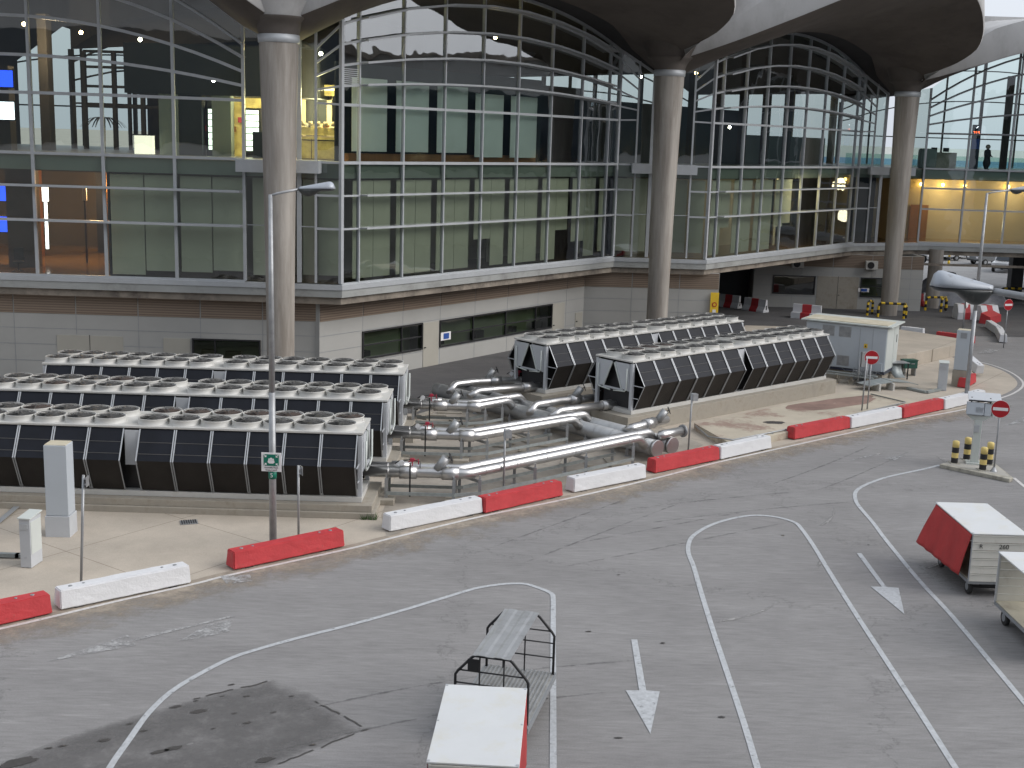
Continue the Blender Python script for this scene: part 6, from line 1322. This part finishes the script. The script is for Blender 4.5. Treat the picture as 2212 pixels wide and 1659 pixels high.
def body_j(w_, coat):
    J = [((0, 0, .95), (.15 + .1 * coat, .11 + .06 * coat)), ((0, 0, 1.15), (.14 + .09 * coat, .10 + .05 * coat)), ((0, 0, 1.36), (.17 + .05 * coat, .10 + .03 * coat)), ((0, 0, 1.48), (.06, .06)), ((0, 0, 1.56), (.05, .05)),
         ((.19, 0, 1.40), (.06, .06)), ((.24, 0, 1.12), (.05, .05)), ((.20, -.16, .95), (.035, .035)), ((-.19, 0, 1.40), (.06, .06)), ((-.24, 0, 1.12), (.05, .05)), ((-.20, -.16, .95), (.035, .035)),
         ((.09, 0, .85), (.11, .11)), ((.10, 0, .48), (.09 if not coat else .2, .09 if not coat else .17)), ((.10, .02, .08), (.05, .05)), ((.10, -.12, .05), (.045, .04)),
         ((-.09, 0, .85), (.11, .11)), ((-.10, 0, .48), (.09 if not coat else .2, .09 if not coat else .17)), ((-.10, .02, .08), (.05, .05)), ((-.10, -.12, .05), (.045, .04)), ((.19, -.24, .93), (.028, .028)), ((-.19, -.24, .93), (.028, .028))]
    Ee = [(0, 1), (1, 2), (2, 3), (3, 4), (2, 5), (5, 6), (6, 7), (2, 8), (8, 9), (9, 10), (0, 11), (11, 12), (12, 13), (13, 14), (0, 15), (15, 16), (16, 17), (17, 18), (7, 19), (10, 20)]
    return (J, Ee, 1.64)
person((35.3, 95.8, 10.28), .6, body_j(1, True), 'person in long dark coat and beige head scarf standing by the gate pylon', 'cloth', 'skin', 'head', True)
PF = [x for x in COL.objects if x.name.startswith('person')][-1]; PF.scale = (1.3, 1.3, 1.04)
person((-8.75, 60.1, 10.28), .1, body_j(1, False), 'person in pale uniform and cap behind the lit cafe counter', 'uniform', 'skin', 'uniform')

# ---------------------------------------------------------------- separate loose pieces become parts of their own
PATTERN = ('vent_grille', 'speaker_slots', 'deck_ribs', 'fan_', 'letter', 'number', 'gate_number', 'assembly_symbol', 'panel_joints', 'clip', 'far_glazing', 'louvre', 'mullions', 'pastry', 'shelf', 'grating', 'light_shelf', 'pane', 'glass_pane', 'frond', 'far_wall', 'canopy', 'arch_mark', 'window_clutter', 'mark', 'arrow_mark')
def groups_of(me):
    n = len(me.vertices); par = list(range(n))
    def f(a):
        while par[a] != a: par[a] = par[par[a]]; a = par[a]
        return a
    for e in me.edges:
        a, b_ = f(e.vertices[0]), f(e.vertices[1])
        if a != b_: par[a] = b_
    comp = {}
    for i in range(n): comp.setdefault(f(i), []).append(i)
    bb = []
    for c in comp.values():
        co = [me.vertices[i].co for i in c]; bb.append([c, [min(p[k] for p in co) - .006 for k in range(3)], [max(p[k] for p in co) + .006 for k in range(3)]])
    ch_ = True
    while ch_:
        ch_ = False; out = []
        for g in bb:
            for h in out:
                if all(g[1][k] <= h[2][k] and h[1][k] <= g[2][k] for k in range(3)):
                    h[0] = h[0] + g[0]; h[1] = [min(x, y) for x, y in zip(h[1], g[1])]; h[2] = [max(x, y) for x, y in zip(h[2], g[2])]; ch_ = True; break
            else: out.append(g)
        bb = out
    return [g[0] for g in bb]
bymesh = {}
for o in list(COL.objects):
    if o.type == 'MESH' and not o.get('kind') and not o.name.split('.')[0].startswith(PATTERN): bymesh.setdefault(o.data, []).append(o)
for me, users in bymesh.items():
    if len(me.vertices) > 4000: continue
    gs = groups_of(me)
    if not 2 <= len(gs) <= 14: continue
    if any(o.parent is None for o in users): continue
    news = []
    for g in gs:
        idx = {v: i for i, v in enumerate(sorted(g))}; m2 = bpy.data.meshes.new(me.name)
        fs = [p for p in me.polygons if p.vertices[0] in idx]
        m2.from_pydata([me.vertices[v].co[:] for v in sorted(g)], [], [[idx[v] for v in p.vertices] for p in fs]); m2.polygons.foreach_set('use_smooth', [p.use_smooth for p in fs])
        for m_ in me.materials: m2.materials.append(m_)
        m2.update(); news.append(m2)
    for o in users:
        for m2 in news[1:]:
            c = o.copy(); c.data = m2; COL.objects.link(c)
        o.data = news[0]
